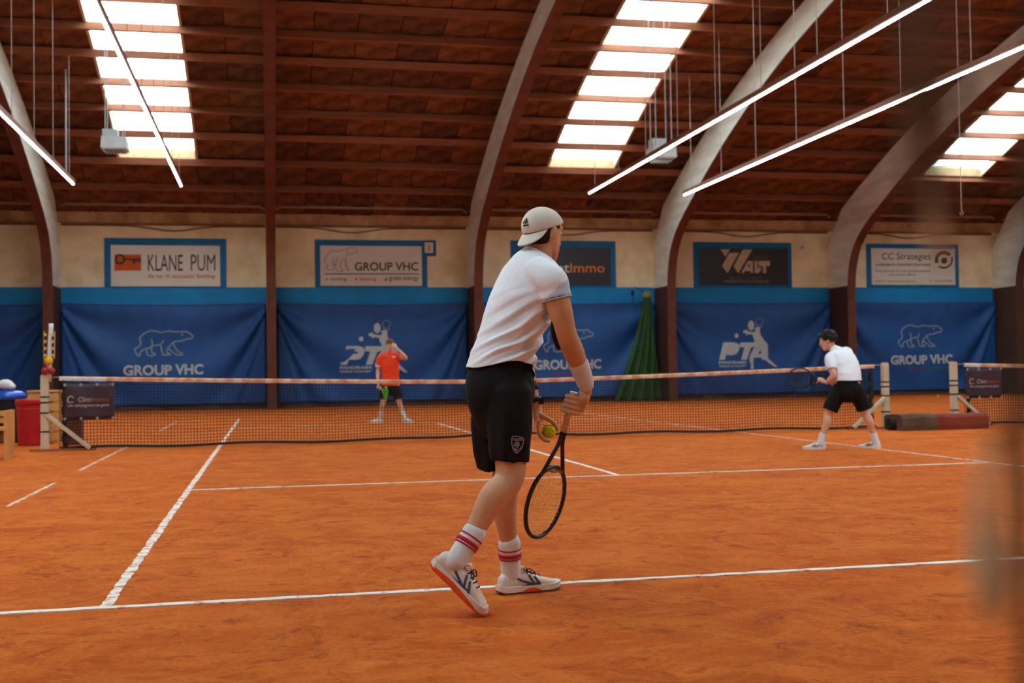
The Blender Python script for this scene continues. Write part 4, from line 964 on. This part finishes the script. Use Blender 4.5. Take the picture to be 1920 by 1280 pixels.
# ball hand
B0 = at(1029, 808, 5.46); bi = lambda r_, u_, d_: B0+CR*r_+CU*u_+CF*d_
sk.limb([at(1003, 752, 5.45), bi(-.054, .085, 0), bi(-.047, .05, .002)], [(.029, .022), (.039, .019), (.037, .016)], CF+CR*.5, 16)
for j, (dd, l) in enumerate(((-.037, 0), (-.013, .006), (.013, .006), (.036, 0))):
    t = .62; sk.limb([bi(-.049, .05, dd), bi(-.052, .018, dd*1.0), bi(-.043-l*.3, -.016, dd*.95), bi(-.022, -.040-l*.3, dd*t), bi(.002, -.046-l*.3, dd*t*.8)], [.0105, .010, .0095, .009, .008], CF, 12, 4)
sk.limb([bi(-.042, .078, -.012), bi(-.012, .062, -.012), bi(.018, .044, -.006), bi(.036, .018, 0), bi(.040, .006, 0)], [.0135, .0125, .011, .010, .0085], CF, 12, 4)
bodyme = remesh(sk, .0045, 2)
put('body', None, M_skin, P1, me=bodyme, smooth=True)
face_parts(P1, LH, Rh, Fh, Uh, 1, M_hairb)
# shirt
sq = S()
sq.limb([at(933, 735, 5.22), at(937, 700, 5.22), at(952, 645, 5.23), at(968, 597, 5.245), at(988, 548, 5.26), at(999, 513, 5.27), at(1004, 491, 5.277), at(1009, 474, 5.283), at(1013, 462, 5.285)], [(.176, .150), (.176, .150), (.166, .136), (.178, .138), (.194, .138), (.182, .122), (.130, .102), (.072, .070), (.066, .064)], R1, 26, 6)
sq.limb([at(1010, 514, 5.17), at(1034, 526, 5.09), at(1041, 545, 5.08), at(1045, 561, 5.075)], [.082, .073, .066, .064], CFH, 18, 5, True)
sq.limb([at(990, 506, 5.36), at(978, 528, 5.42), at(978, 560, 5.44), at(978, 575, 5.445)], [.08, .072, .066, .066], CFH, 18, 5, True)
shm = remesh(sq, .007, 5)
tor_up = (at(968, 597, 5.245)-at(937, 700, 5.22)).normalized(); hemc = at(937, 702, 5.22)
# the side of the hem nearest the viewer rides up a little
def ride(p):
    d = p-hemc; s_ = max(0, d.dot(R1))/.17; h_ = d.dot(tor_up); return p+tor_up*(.068*s_*s_*math.exp(-(h_/.10)**2))
cut(shm, hemc, -(tor_up*.75+UP*.25), .36); keep_big(shm); warp(shm, ride)
slv = (at(1045, 561, 5.075)-at(1041, 545, 5.08)).normalized(); uncap(shm, at(1045, 561, 5.075), slv, .085); slv2 = -UP; uncap(shm, at(978, 575, 5.445), slv2, .085)
ndir = (at(1012, 474, 5.285)-at(1003, 500, 5.275)).normalized(); cut(shm, at(1009, 479, 5.282), (ndir+F1*.3).normalized(), .10); keep_big(shm)
def wr(p):
    x, y = img(p); a = math.radians(28); c = (x*math.sin(a)+y*math.cos(a)); l = (x*math.cos(a)-y*math.sin(a))
    nn = noise.noise(V((x*.013, y*.013, 3)))
    w1 = math.exp(-((x-985)/55)**2-((y-628)/52)**2); w2 = math.exp(-((x-950)/60)**2-((y-660)/30)**2)
    f = math.sin(c*.26+3.2*nn)*(w1+.35*w2)
    v2 = math.sin(x*.22+y*.05+2*nn)*math.exp(-((x-1000)/30)**2-((y-665)/35)**2)*.7
    up = noise.noise(V((x*.02, y*.03, 7)))*.35*math.exp(-((y-560)/60)**2)
    fine = .22*math.sin(c*.55+5*nn)*(w1+w2)
    return f+v2+up+.25*nn+fine
folds(shm, wr, .013)
sho = solid(put('shirt', None, [M_shirt, M_panel], P1, me=shm, smooth=True), .003, -1)
slc = at(1045, 560, 5.075)
for pl in shm.polygons:
    c_ = pl.center+OFF[sho.name]; d_ = c_-slc
    if d_.length < .12:
        h_ = -d_.dot(slv); x_, y_ = img(c_)
        if h_ < .005+.062*max(0, min(1, (x_-1024)/40)) and x_ > 1016: pl.material_index = 1
q = S(); q.tube([slc+(CFH.cross(slv).normalized()*math.cos(t*.35)+CFH*math.sin(t*.35))*.066 for t in range(18)], .0022, 5, slv, closed=True); put('sleeve_hem', q, M_panel, sho)
# shorts
sq = S()
sq.limb([at(941, 668, 5.22), at(938, 702, 5.22), at(937, 740, 5.22), at(938, 775, 5.22)], [(.150, .120), (.170, .144), (.176, .150), (.150, .13)], R1, 24)
sq.limb([at(955, 735, 5.13), at(957, 795, 5.11), at(955, 866, 5.10)], [(.108, .102), (.104, .098), (.088, .084)], R1, 20, 5, True)
sq.limb([at(926, 740, 5.31), at(923, 800, 5.34), at(927, 877, 5.37)], [(.104, .100), (.100, .096), (.090, .086)], R1, 20, 5, True)
sm = remesh(sq, .008, 5)
uncap(sm, at(955, 866, 5.10), at(955, 866, 5.10)-at(957, 795, 5.11), .12); uncap(sm, at(927, 877, 5.37), at(927, 877, 5.37)-at(923, 800, 5.34), .12)
cut(sm, at(940, 676, 5.22), UP, .25); keep_big(sm)
folds(sm, lambda p: math.sin(img(p)[0]*.16+noise.noise(p*5)*3)*max(0, min(1, (img(p)[1]-720)/140))+.6*noise.noise(p*9), .005)
sho_ = solid(put('shorts', None, M_black, P1, me=sm, smooth=True), .003, -1)
# badge on the shorts, laid on the cloth by projecting onto the leg
from mathutils.bvhtree import BVHTree
bvh = BVHTree.FromPolygons([v.co+OFF[sho_.name] for v in sm.vertices], [tuple(p.vertices) for p in sm.polygons])
def lay(px, py, off=.003):
    h_ = bvh.ray_cast(CAM, ray(px, py).normalized()); return (h_[0]+h_[1]*off) if h_[0] else at(px, py, 5.02)
bd = lambda u, v: lay(940+u/21.33, 800+v/21.33)
q = S(); ribbon(q, [(430, 385), (600, 368), (750, 400), (870, 465), (860, 640), (790, 860), (600, 1040), (480, 900), (415, 700), (415, 520), (430, 385)], 34, bd); put('badge_outline', q, M_silver, sho_)
q = S(); text(q, 'RAIDERS', 475, 825, 560, 440, bd, .02); put('badge_lettering', q, M_silver, sho_)
q = S()
for pl in ([(530, 600), (620, 570), (720, 610), (740, 700), (700, 790), (630, 850), (560, 790), (530, 700)], [(480, 700), (520, 650), (520, 820), (580, 880), (500, 900)], [(780, 720), (740, 830), (690, 880), (760, 900)], [(520, 900), (600, 860), (690, 900), (600, 1010)]):
    poly(q, pl, bd)
put('badge_emblem', q, pm('badge_grey', (120, 114, 110), .6), sho_)
# socks with red stripes
dR = (kR-aR).normalized(); dL = (kL-aL).normalized()
sock(P1, [aR-dR*.03, aR+dR*.03, aR+dR*.08, aR+dR*.126], [.048, .048, .051, .052], ((.028, .034, M_stripe), (.050, .066, M_stripe), (.072, .078, M_stripe)))
sock(P1, [aL-dL*.03, aL+dL*.03, aL+dL*.085, aL+dL*.138], [.047, .047, .051, .052], ((.030, .036, M_stripe), (.052, .068, M_stripe), (.074, .080, M_stripe)))
# wristband, watch, tape
q = S(); q.limb([at(1085, 682, 5.175), at(1092, 701, 5.20), at(1098, 720, 5.217)], [.046, .043, .039], CFH, 20, 5); wbm = remesh(q, .005, 2); put('wristband', None, M_band, P1, me=wbm, smooth=True)
q = S(); wd = (at(1003, 752, 5.45)-at(983, 690, 5.48)).normalized(); wc = at(1003, 751, 5.45); q.tube([wc-wd*.011, wc+wd*.011], [.0345, .0335], 22, CFH); put('watch_strap', q, M_watch, P1, smooth=True)
q = S(); q.box(wc+CR*.030-CF*.012, (.018, .03, .03)); put('watch_case', q, M_watch, P1)
q = S(); tc_ = at(994, 726, 5.463); q.tube([tc_-wd*.02, tc_+wd*.02], .0385, 18, CFH); put('forearm_tape', q, pm('dark_tape', (58, 30, 24), .7), P1, smooth=True)
q = S(); q.limb([at(1041, 604, 5.075), at(1042, 628, 5.095), at(1050, 651, 5.13)], [(.014, .020), (.010, .020), (.014, .018)], CFH, 12, 5); put('elbow_tape', q, M_watch, P1, smooth=True)
# cap worn backwards
cc = LH(0, -.004, .034); q = S(); q.ell(cc, Rh*.087, Fh*.109, Uh*.094, 40, 28); cm = q.mesh('crown')
pn = (Uh*.9-Fh*.44).normalized(); pc = LH(0, 0, .036); cut(cm, pc, -pn, 1)
cap = solid(put('cap', None, M_cap, P1, me=cm, smooth=True), .003, 0)
for a in (30, 90, 150):
    q = S(); v_ = Rh*math.cos(math.radians(a))*.0875+Fh*math.sin(math.radians(a))*.1095; pts = []
    for i in range(-14, 15):
        t = i/14*1.5; p_ = cc+v_*math.sin(t)+Uh*.0945*math.cos(t)
        if (p_-pc).dot(pn) > 0: pts.append(p_)
    q.tube(pts, .0012, 5, Uh); put('cap_seam', q, M_cap, cap)
q = S(); nu, nv = 24, 8
for j in range(nv+1):
    for i in range(nu+1):
        u = -1+2*i/nu; v = j/nv; th = u*1.05
        p_ = cc+Rh*.088*math.sin(th)-Fh*.110*math.cos(th); p_ = p_-pn*(p_-pc).dot(pn)
        reach = .074*math.sqrt(max(0, 1-(abs(u)**2.6)))
        p_ = p_+(-Fh*.45-Uh*.90).normalized()*reach*v-Uh*.004+Uh*(.004*(1-u*u)*v); q.v.append(p_)
q.f = [(j*(nu+1)+i, j*(nu+1)+i+1, (j+1)*(nu+1)+i+1, (j+1)*(nu+1)+i) for j in range(nv) for i in range(nu)]
solid(put('brim', q, M_cap, cap, smooth=True), .004, 0)
def cp(u, v):     # on the crown at its back
    th = u/.1; z_ = v; k_ = math.sqrt(max(0, 1-((z_-.034)/.098)**2)); return LH(.091*math.sin(th)*k_, -.004-.1135*math.cos(th)*k_, z_)
q = S()
for u0, hgt in ((-.016, .011), (-.004, .019), (.008, .027)):
    q.add([cp(u0, .030), cp(u0+.009, .030), cp(u0+.009-hgt*.45, .030+hgt), cp(u0-hgt*.40, .030+hgt*.82)], [(0, 1, 2, 3)])
q.add([cp(.020, .018), cp(-.018, .018), cp(-.018, .025), cp(.020, .025)], [(0, 1, 2, 3)])
put('cap_logo', q, M_logo, cap)
# hair below the cap
q = S(); q.ell(LH(0, -.008, .026), Rh*.0755, Fh*.094, Uh*.098, 32, 20); hm = remesh(q, .006, 2); O_ = LH(0, 0, 0)
def hk(p):
    d = p-O_; y_, z_ = d.dot(Fh), d.dot(Uh); return z_ > .075 or y_ > .035 or (y_ > -.02 and z_ < .0) or z_ < -.052 or (y_ > -.005 and z_ < .03)
drop_faces(hm, hk); solid(put('hair', None, M_hairb, P1, me=hm, smooth=True), .004, 1)

# racket in his hand
def racket(root, butt, H, latv, L=.685, hw=.128, hh=.168, frame_m=M_frm, grip_m=M_grip, str_m=M_str, rr=.0105, ns=(16, 19)):
    latv = (latv-H*latv.dot(H)).normalized(); nv = H.cross(latv); hc = butt+H*(L-hh); E_ = lambda a, r=1.0: hc+(latv*math.cos(a)*hw+H*math.sin(a)*hh)*r
    q = S(); q.tube([butt, butt+H*.01, butt+H*.02, butt+H*.19], [.0185, .0185, .0162, .0150], 12, latv); put('grip', q, grip_m, root, smooth=True)
    q = S(); q.tube([butt-H*.004, butt+H*.006], .0188, 12, latv); put('butt_cap', q, M_white, root)
    q = S(); q.tube([butt+H*.186, butt+H*.20], .0172, 12, latv); put('collar', q, M_watch, root)
    q = S(); q.tube([E_(2*math.pi*i/56) for i in range(56)], [(rr*1.05, rr*.9)]*56, 8, nv, closed=True); put('head_hoop', q, frame_m, root, smooth=True)
    for s in (-1, 1):
        a = -math.pi/2+s*.62; q = S(); q.tube([butt+H*.192+latv*s*.008, butt+H*.24+latv*s*.014, butt+H*.29+latv*s*.035, E_(a, 1.0)], [(rr, rr*.85)]*4, 8, nv, 5); put('throat_arm', q, frame_m, root, smooth=True)
    q = S(); q.tube([E_(-math.pi/2+s*.5, .985) +H*(.012*(1-(s)**2)*0+ .02*(1-abs(s))) for s in (-1, -.5, 0, .5, 1)], [(rr*.9, rr*.8)]*5, 8, nv, 4); put('throat_bridge', q, M_gold if frame_m is M_frm else frame_m, root, smooth=True)
    q = S()
    for i in range(1, ns[0]):
        x = -1+2*i/ns[0]; y = math.sqrt(max(0, 1-x*x))*.985; q.bar(hc+latv*x*hw-H*y*hh, hc+latv*x*hw+H*y*hh, .0013, .0013)
    for i in range(1, ns[1]):
        y = -1+2*i/ns[1]; x = math.sqrt(max(0, 1-y*y))*.985; q.bar(hc+H*y*hh-latv*x*hw+nv*.001, hc+H*y*hh+latv*x*hw+nv*.001, .0022, .0018, nv)
    put('string_bed', q, str_m, root, kind='stuff'); return E_, nv, latv
rk = thing('tennis_racket', butt, 'dark bronze racket with yellow strings held low by the player in the cap', 'racket', 'tennis rackets')
E_, nv_, lv_ = racket(rk, butt, H, CR*.66+CF*.75)
for i in range(14):      # dotted decoration on the lower hoop and one throat arm
    a = -2.9+i*.16; q = S(); q.sphere(E_(a)-nv_*0+(-CF)*.0102, .0028, 8, 5); put('frame_dot', q, M_gold, rk)
tennis_ball(B0, .0335, 'yellow tennis ball held in the fingers of the player in the cap')
#==P5==
# ------------------------------------------------------------------ bent player in white by the net
F2 = -RH*.5+CFH*.85; R2 = RH*.85+CFH*.5
P2 = thing('person', ground(1590, 841), 'dark haired player in white shirt bending forward with racket near the right net post', 'person')
f_l = (-RH*.96+CFH*.1).normalized(); s2L, T2L, _ = shoe(P2, ground(1550, 842)+f_l*.235, f_l, upper=M_shoew, sole=M_mid, stripe_mat=M_gum, laces=False, out_side=-1, s=.95)
f_r = (-RH*.70+CFH*.7).normalized(); s2R, T2R, _ = shoe(P2, ground(1652, 841)+f_r*.235, f_r, upper=M_shoew, sole=M_mid, stripe_mat=M_gum, laces=False, out_side=-1, s=.95)
a2L, a2R = T2L(0, .06, .10), T2R(0, .06, .10)
dl, dr = (a2L-CAM).dot(CF), (a2R-CAM).dot(CF)
h2R, h2L = at(1603, 724, dr-.02), at(1576, 725, dl+.02); k2R, k2L = at(1622, 774, dr+.02), at(1553, 776, dl+.04)
DM = (dl+dr)/2
sk = S()
leg(sk, h2R, k2R, a2R, F2, (.085, .075, .056, .056, .042, .036)); leg(sk, h2L, k2L, a2L, F2, (.085, .075, .056, .056, .042, .036))
sk.limb([at(1591, 725, DM), at(1589, 700, DM+.05), at(1583, 680, DM+.13), at(1572, 664, DM+.22)], [(.14, .11), (.135, .10), (.15, .10), (.13, .08)], R2, 18)
F2h = (-RH*.93+CFH*.36).normalized(); R2h = V((F2h.y, -F2h.x, 0)); tl = math.radians(14); U2h = UP*math.cos(tl)+F2h*math.sin(tl); F2h = F2h*math.cos(tl)-UP*math.sin(tl)
HC2 = at(1552, 639, DM+.30); L2 = head(sk, HC2, R2h, F2h, U2h, 1.0)
sk.limb([at(1570, 662, DM+.23), at(1562, 654, DM+.27), L2(0, -.02, -.03)], [.062, .056, .052], R2, 14)
arm(sk, [at(1556, 672, DM+.08), at(1558, 687, DM+.0), at(1563, 703, DM-.04), at(1557, 711, DM-.01), at(1551, 717, DM+.05)], [.052, .048, .041, .039, (.029, .025)])
arm(sk, [at(1590, 662, DM+.30), at(1588, 685, DM+.38), at(1582, 705, DM+.40), at(1569, 714, DM+.28), at(1560, 718, DM+.16)], [.052, .048, .041, .038, (.029, .025)])
b2 = at(1570, 719, DM+.16); H2 = (-RH*.74+UP*.15+CFH*.62).normalized()
# both hands close round the handle and throat
def wrap(sh, p, Hd, out, r=.018, s=1.0, n=4, sp=.02):
    Hd = Hd.normalized(); out = (out-Hd*out.dot(Hd)).normalized(); o2 = Hd.cross(out)
    g_ = lambda a, rr, t: p+Hd*t+(out*math.cos(math.radians(a))+o2*math.sin(math.radians(a)))*rr
    for i in range(n):
        t = (i-(n-1)/2)*sp; sh.limb([g_(0, r+.034, t), g_(45, r+.026, t), g_(100, r+.013, t), g_(160, r+.011, t), g_(215, r+.009, t)], [.0105, .0105, .0100, .0095, .0085], Hd, 10, 3)
    sh.limb([g_(-20, r+.03, .02), g_(-70, r+.018, .045), g_(-120, r+.012, .055)], [.0135, .012, .010], Hd, 10, 3)
    sh.ell(g_(5, r+.03, 0), out*.020, Hd*.042, o2*.026)
    return g_(0, r+.035, 0)
q1 = wrap(sk, b2+H2*.05, H2, -CF*.6+CR*.8); sk.limb([at(1560, 718, DM+.16), q1], [.026, .024], UP, 12)
q2 = wrap(sk, b2+H2*.22, H2, -CF+CU*.2); sk.limb([at(1551, 717, DM+.05), q2], [.026, .024], UP, 12)
put('body', None, M_skin2, P2, me=remesh(sk, .009, 3), smooth=True); face_parts(P2, L2, R2h, F2h, U2h, 1, M_hairk)
hair(P2, L2, 1.0, M_hairk, .017, .060, .0, 34, .007, 1.10)
sq = S(); sq.limb([at(1592, 735, DM-.02), at(1591, 712, DM+.01), at(1589, 694, DM+.07), at(1583, 678, DM+.14), at(1575, 667, DM+.20), at(1568, 659, DM+.24), at(1564, 655, DM+.26)], [(.184, .142), (.182, .140), (.186, .130), (.200, .130), (.185, .110), (.105, .080), (.066, .066)], R2, 24, 5)
sq.limb([at(1566, 667, DM+.14), at(1557, 672, DM+.08), at(1557, 683, DM+.02), at(1559.5, 693, DM-.01)], [.080, .072, .066, .064], CFH, 16, 5, True)
sq.limb([at(1585, 661, DM+.26), at(1590, 664, DM+.31), at(1589, 678, DM+.36), at(1588, 690, DM+.38)], [.080, .072, .066, .064], CFH, 16, 5, True)
sm2 = remesh(sq, .010, 4); cut(sm2, at(1591, 713, DM), -UP, .35); keep_big(sm2); uncap(sm2, at(1559.5, 693, DM-.01), at(1559.5, 693, DM-.01)-at(1557, 683, DM+.02), .085); uncap(sm2, at(1588, 690, DM+.38), at(1588, 690, DM+.38)-at(1589, 678, DM+.36), .085)
folds(sm2, lambda p: noise.noise(V((p.x*6, p.y*6, p.z*16)))+.5*noise.noise(p*25), .006); solid(put('shirt', None, [M_shirt, M_panel], P2, me=sm2, smooth=True), .003, -1)
for pl in sm2.polygons:
    c_ = pl.center+OFF[P2.name]; x_, y_ = img(c_)
    if y_ > 687 and x_ < 1568 and (c_-at(1558, 690, DM)).length < .11: pl.material_index = 1
sq = S(); sq.limb([at(1591, 712, DM), at(1591, 722, DM), at(1591, 738, DM)], [(.150, .11), (.168, .126), (.160, .125)], R2, 22)
eL, eR = k2L.lerp(h2L, .13), k2R.lerp(h2R, .13)
sq.limb([at(1578, 728, dl+.02), h2L.lerp(k2L, .5), eL], [(.112, .105), (.106, .10), (.104, .096)], R2, 18, 5, True); sq.limb([at(1602, 728, dr-.02), h2R.lerp(k2R, .5), eR], [(.112, .105), (.100, .096), (.092, .088)], R2, 18, 5, True)
sm2 = remesh(sq, .010, 4); uncap(sm2, eL, eL-h2L, .13); uncap(sm2, eR, eR-h2R, .13); solid(put('shorts', None, M_black, P2, me=sm2, smooth=True), .003, -1)
for a_, k_ in ((a2L, k2L), (a2R, k2R)):
    dd = (k_-a_).normalized(); sock(P2, [a_-dd*.03, a_+dd*.04, a_+dd*.10], [.044, .043, .045])
rk = thing('tennis_racket', b2, 'black racket held out by the bending player in white', 'racket', 'tennis rackets')
racket(rk, b2, H2, UP*.97+RH*.2, frame_m=pm('black_frame', (30, 24, 24), .4), grip_m=pm('white_grip', (214, 206, 200), .7), str_m=pm('dark_string', (40, 46, 62), .6))

# ------------------------------------------------------------------ player in orange beyond the net
P3 = thing('person', ground(737, 793), 'player in orange shirt beyond the net with one hand raised to the face', 'person')
F3, R3 = -CFH, -RH
fa = (-RH*.75-CFH*.65).normalized(); _, T3R, _ = shoe(P3, ground(717, 792)+fa*.235, fa, upper=M_shoew, sole=M_mid, stripes=False, laces=False)
fb = (RH*.8-CFH*.6).normalized(); _, T3L, _ = shoe(P3, ground(755, 792)+fb*.235, fb, upper=M_shoew, sole=M_mid, stripes=False, laces=False)
a3R, a3L = T3R(0, .06, .10), T3L(0, .06, .10); D3 = ((a3R-CAM).dot(CF)+(a3L-CAM).dot(CF))/2
h3R, h3L, k3R, k3L = at(723, 723, D3), at(742, 723, D3), at(718, 757, D3-.03), at(749, 757, D3-.03)
sk = S(); leg(sk, h3R, k3R, a3R, F3, (.085, .075, .056, .056, .042, .036)); leg(sk, h3L, k3L, a3L, F3, (.085, .075, .056, .056, .042, .036))
sk.limb([at(732, 725, D3), at(732, 705, D3), at(731, 684, D3), at(731, 668, D3)], [(.14, .10), (.135, .09), (.16, .10), (.14, .07)], R3, 18)
tl = math.radians(10); U3h = UP*math.cos(tl)+F3*math.sin(tl); F3h = F3*math.cos(tl)-UP*math.sin(tl)
L3 = head(sk, at(731.5, 647, D3-.04), R3, F3h, U3h, 1.0); sk.limb([at(731, 668, D3), at(731, 661, D3), L3(0, -.02, -.03)], [.062, .055, .052], R3, 14)
arm(sk, [at(714, 668, D3), at(711, 682, D3+.01), at(709, 696, D3+.02), at(708.5, 707, D3-.03), at(710, 718, D3-.09)], [.054, .048, .041, .038, (.029, .025)])
arm(sk, [at(747, 668, D3), at(754, 670, D3-.08), at(761, 671, D3-.16), at(753, 662, D3-.20), at(744, 653, D3-.22)], [.054, .048, .042, .038, (.029, .025)])
b3 = at(712, 726, D3-.12); H3 = (RH*.34-UP*.22-CFH*.91).normalized()
q1 = wrap(sk, b3+H3*.05, H3, -RH); sk.limb([at(710, 718, D3-.09), q1], [.027, .024], RH, 12)
hand(sk, at(744, 653, D3-.22), at(737, 645.5, D3-.19)-at(744, 653, D3-.22), UP+RH*.6, CFH, .25, .95)
put('body', None, M_skin2, P3, me=remesh(sk, .010, 3), smooth=True); face_parts(P3, L3, R3, F3h, U3h, 1, M_hairl); hair(P3, L3, 1.0, M_hairl, .008, .056, -.01, 40, .008, 1.06)
sq = S(); sq.limb([at(732, 740, D3), at(732, 722, D3), at(732, 702, D3), at(731, 684, D3), at(731, 672, D3), at(731, 665, D3), at(731, 660, D3)], [(.200, .140), (.195, .138), (.185, .132), (.195, .132), (.180, .105), (.110, .08), (.066, .066)], R3, 24, 5)
sq.limb([at(719, 668, D3), at(713, 672, D3), at(711, 680, D3), at(710, 688, D3+.01)], [.080, .074, .070, .070], CFH, 16, 5, True)
sq.limb([at(742, 667, D3), at(746, 669, D3-.01), at(750, 671, D3-.05), at(752.5, 671, D3-.08)], [.080, .074, .068, .066], UP, 16, 5, True)
sm3 = remesh(sq, .011, 4); cut(sm3, at(732, 723.5, D3), -UP, .4); keep_big(sm3); uncap(sm3, at(710, 688, D3+.01), -UP, .09); uncap(sm3, at(752.5, 671, D3-.08), at(752.5, 671, D3-.08)-at(746, 669, D3-.01), .09)
folds(sm3, lambda p: noise.noise(V((p.x*6, p.y*6, p.z*12)))+.5*noise.noise(p*22), .008); sh3 = solid(put('shirt', None, M_orj, P3, me=sm3, smooth=True), .003, -1)
q = S(); q.tube([at(710.2, 684.5, D3+.01), at(710, 687.8, D3+.01)], .074, 18, RH); put('sleeve_band', q, M_white, sh3, smooth=True)
bv3 = BVHTree.FromPolygons([v.co+OFF[sh3.name] for v in sm3.vertices], [tuple(p.vertices) for p in sm3.polygons])
def lay3(px, py):
    h_ = bv3.ray_cast(CAM, ray(px, py).normalized()); return (h_[0]+h_[1]*.006) if h_[0] else at(px, py, D3-.15)
q = S(); poly(q, [(736, 667.3), (742, 667.3), (742, 670), (736, 670)], lay3); put('chest_logo', q, M_white, sh3)
q = S(); poly(q, [(721, 671.5), (725, 671.5), (723.4, 669)], lay3); put('chest_logo', q, M_logo, sh3)
sq = S(); sq.limb([at(732, 716, D3), at(732, 724, D3), at(732, 732, D3)], [(.165, .12), (.175, .13), (.16, .12)], R3, 20)
eR, eL = k3R.lerp(h3R, .27), k3L.lerp(h3L, .27)
sq.limb([at(722.5, 727, D3), h3R.lerp(k3R, .4), eR], [.106, .105, .105], R3, 18, 5, True); sq.limb([at(742, 727, D3), h3L.lerp(k3L, .4), eL], [.106, .105, .105], R3, 18, 5, True)
sm3 = remesh(sq, .011, 4); uncap(sm3, eR, eR-h3R, .13); uncap(sm3, eL, eL-h3L, .13); solid(put('shorts', None, M_black, P3, me=sm3, smooth=True), .003, -1)
for a_, k_ in ((a3R, k3R), (a3L, k3L)):
    dd = (k_-a_).normalized(); sock(P3, [a_-dd*.03, a_+dd*.05, a_+dd*.13], [.044, .043, .046])
rk = thing('tennis_racket', b3, 'bright green racket hanging from the hand of the player in orange', 'racket', 'tennis rackets')
M_gr = pm('lime_frame', (86, 178, 30), .4, .1); racket(rk, b3, H3, UP, frame_m=M_gr, grip_m=M_white, str_m=pm('lime_string', (96, 190, 36), .5), rr=.013, ns=(20, 24))

# ================================================================== CORDS HANGING RIGHT IN FRONT OF THE LENS
M_cord = pm('tan_cord', (214, 196, 158), .8, .15, 60); M_cord2 = pm('brown_cord', (118, 92, 66), .8, .2, 60); M_cord3 = pm('olive_edge_cord', (70, 60, 42), .8, .2, 60); M_knot = pm('dark_knot', (58, 38, 28), .8, .2, 80)
DC = .31
def strand(root, name, pts, r, mat):
    q = S(); q.tube([p if isinstance(p, V) else at(p[0], p[1], DC+(p[2] if len(p) > 2 else 0)) for p in pts], r, 7, RH, 4); return put(name, q, mat, root, smooth=True)
def roof_end(px, dx=0): t_ = at(px, -90, DC); return [V((t_.x, t_.y, 5.80)), V((t_.x, t_.y, 3)), V((t_.x, t_.y, t_.z+.08))]
root = thing('hanging_cord', at(1768, 500, DC), 'out of focus frayed tan cord with a dark knot hanging close on the right', 'cord', 'cords hanging close to the viewer')
for k_, (x_, b_) in enumerate(((1692, 1738), (1722, 1744), (1752, 1750))):
    strand(root, 'upper_strand', roof_end(x_)+[(x_, -60), (x_+4, 80), (x_*.5+b_*.5, 200), (b_, 290)], .0014, M_cord2)
strand(root, 'side_strand', [(1756, 296), (1776, 230), (1800, 140), (1806, 50), (1804, -60)]+roof_end(1804)[::-1], .0008, M_cord2)
q = S(); q.ell(at(1754, 312, DC), CR*.0026, CF*.0024, CU*.0042); put('knot', q, M_knot, root, smooth=True)
strand(root, 'tail', [(1748, 310), (1742, 350), (1750, 400), (1758, 450), (1766, 490)], [.001, .0024, .0026, .0022, .001], M_cord)
strand(root, 'tail', [(1758, 312), (1768, 380), (1772, 440), (1776, 500)], [.0008, .001, .001, .0008], M_cord2)
root = thing('hanging_cord', at(1912, 1300, DC), 'dark out of focus cord with tan tails knotted to it at the right edge', 'cord', 'cords hanging close to the viewer')
strand(root, 'edge_strand', roof_end(1934)+[(1934, 200), (1922, 560), (1914, 780), (1924, 1000), (1926, 1340)], [.0012, .0012, .0012, .0014, .002, .0026, .0022, .002], M_cord3)
q = S(); q.ell(at(1868, 820, DC), CR*.0024, CF*.0022, CU*.0026); put('knot', q, M_knot, root, smooth=True)
strand(root, 'link', [(1914, 800), (1890, 814), (1868, 820)], .001, M_cord3)
strand(root, 'tail', [(1864, 820), (1846, 880), (1838, 970), (1846, 1070), (1858, 1150)], [.001, .0016, .002, .0036, .0022], M_cord)
strand(root, 'tail', [(1870, 822), (1884, 890), (1880, 990), (1880, 1080), (1868, 1170)], [.0008, .0011, .0014, .0032, .0014], M_cord)
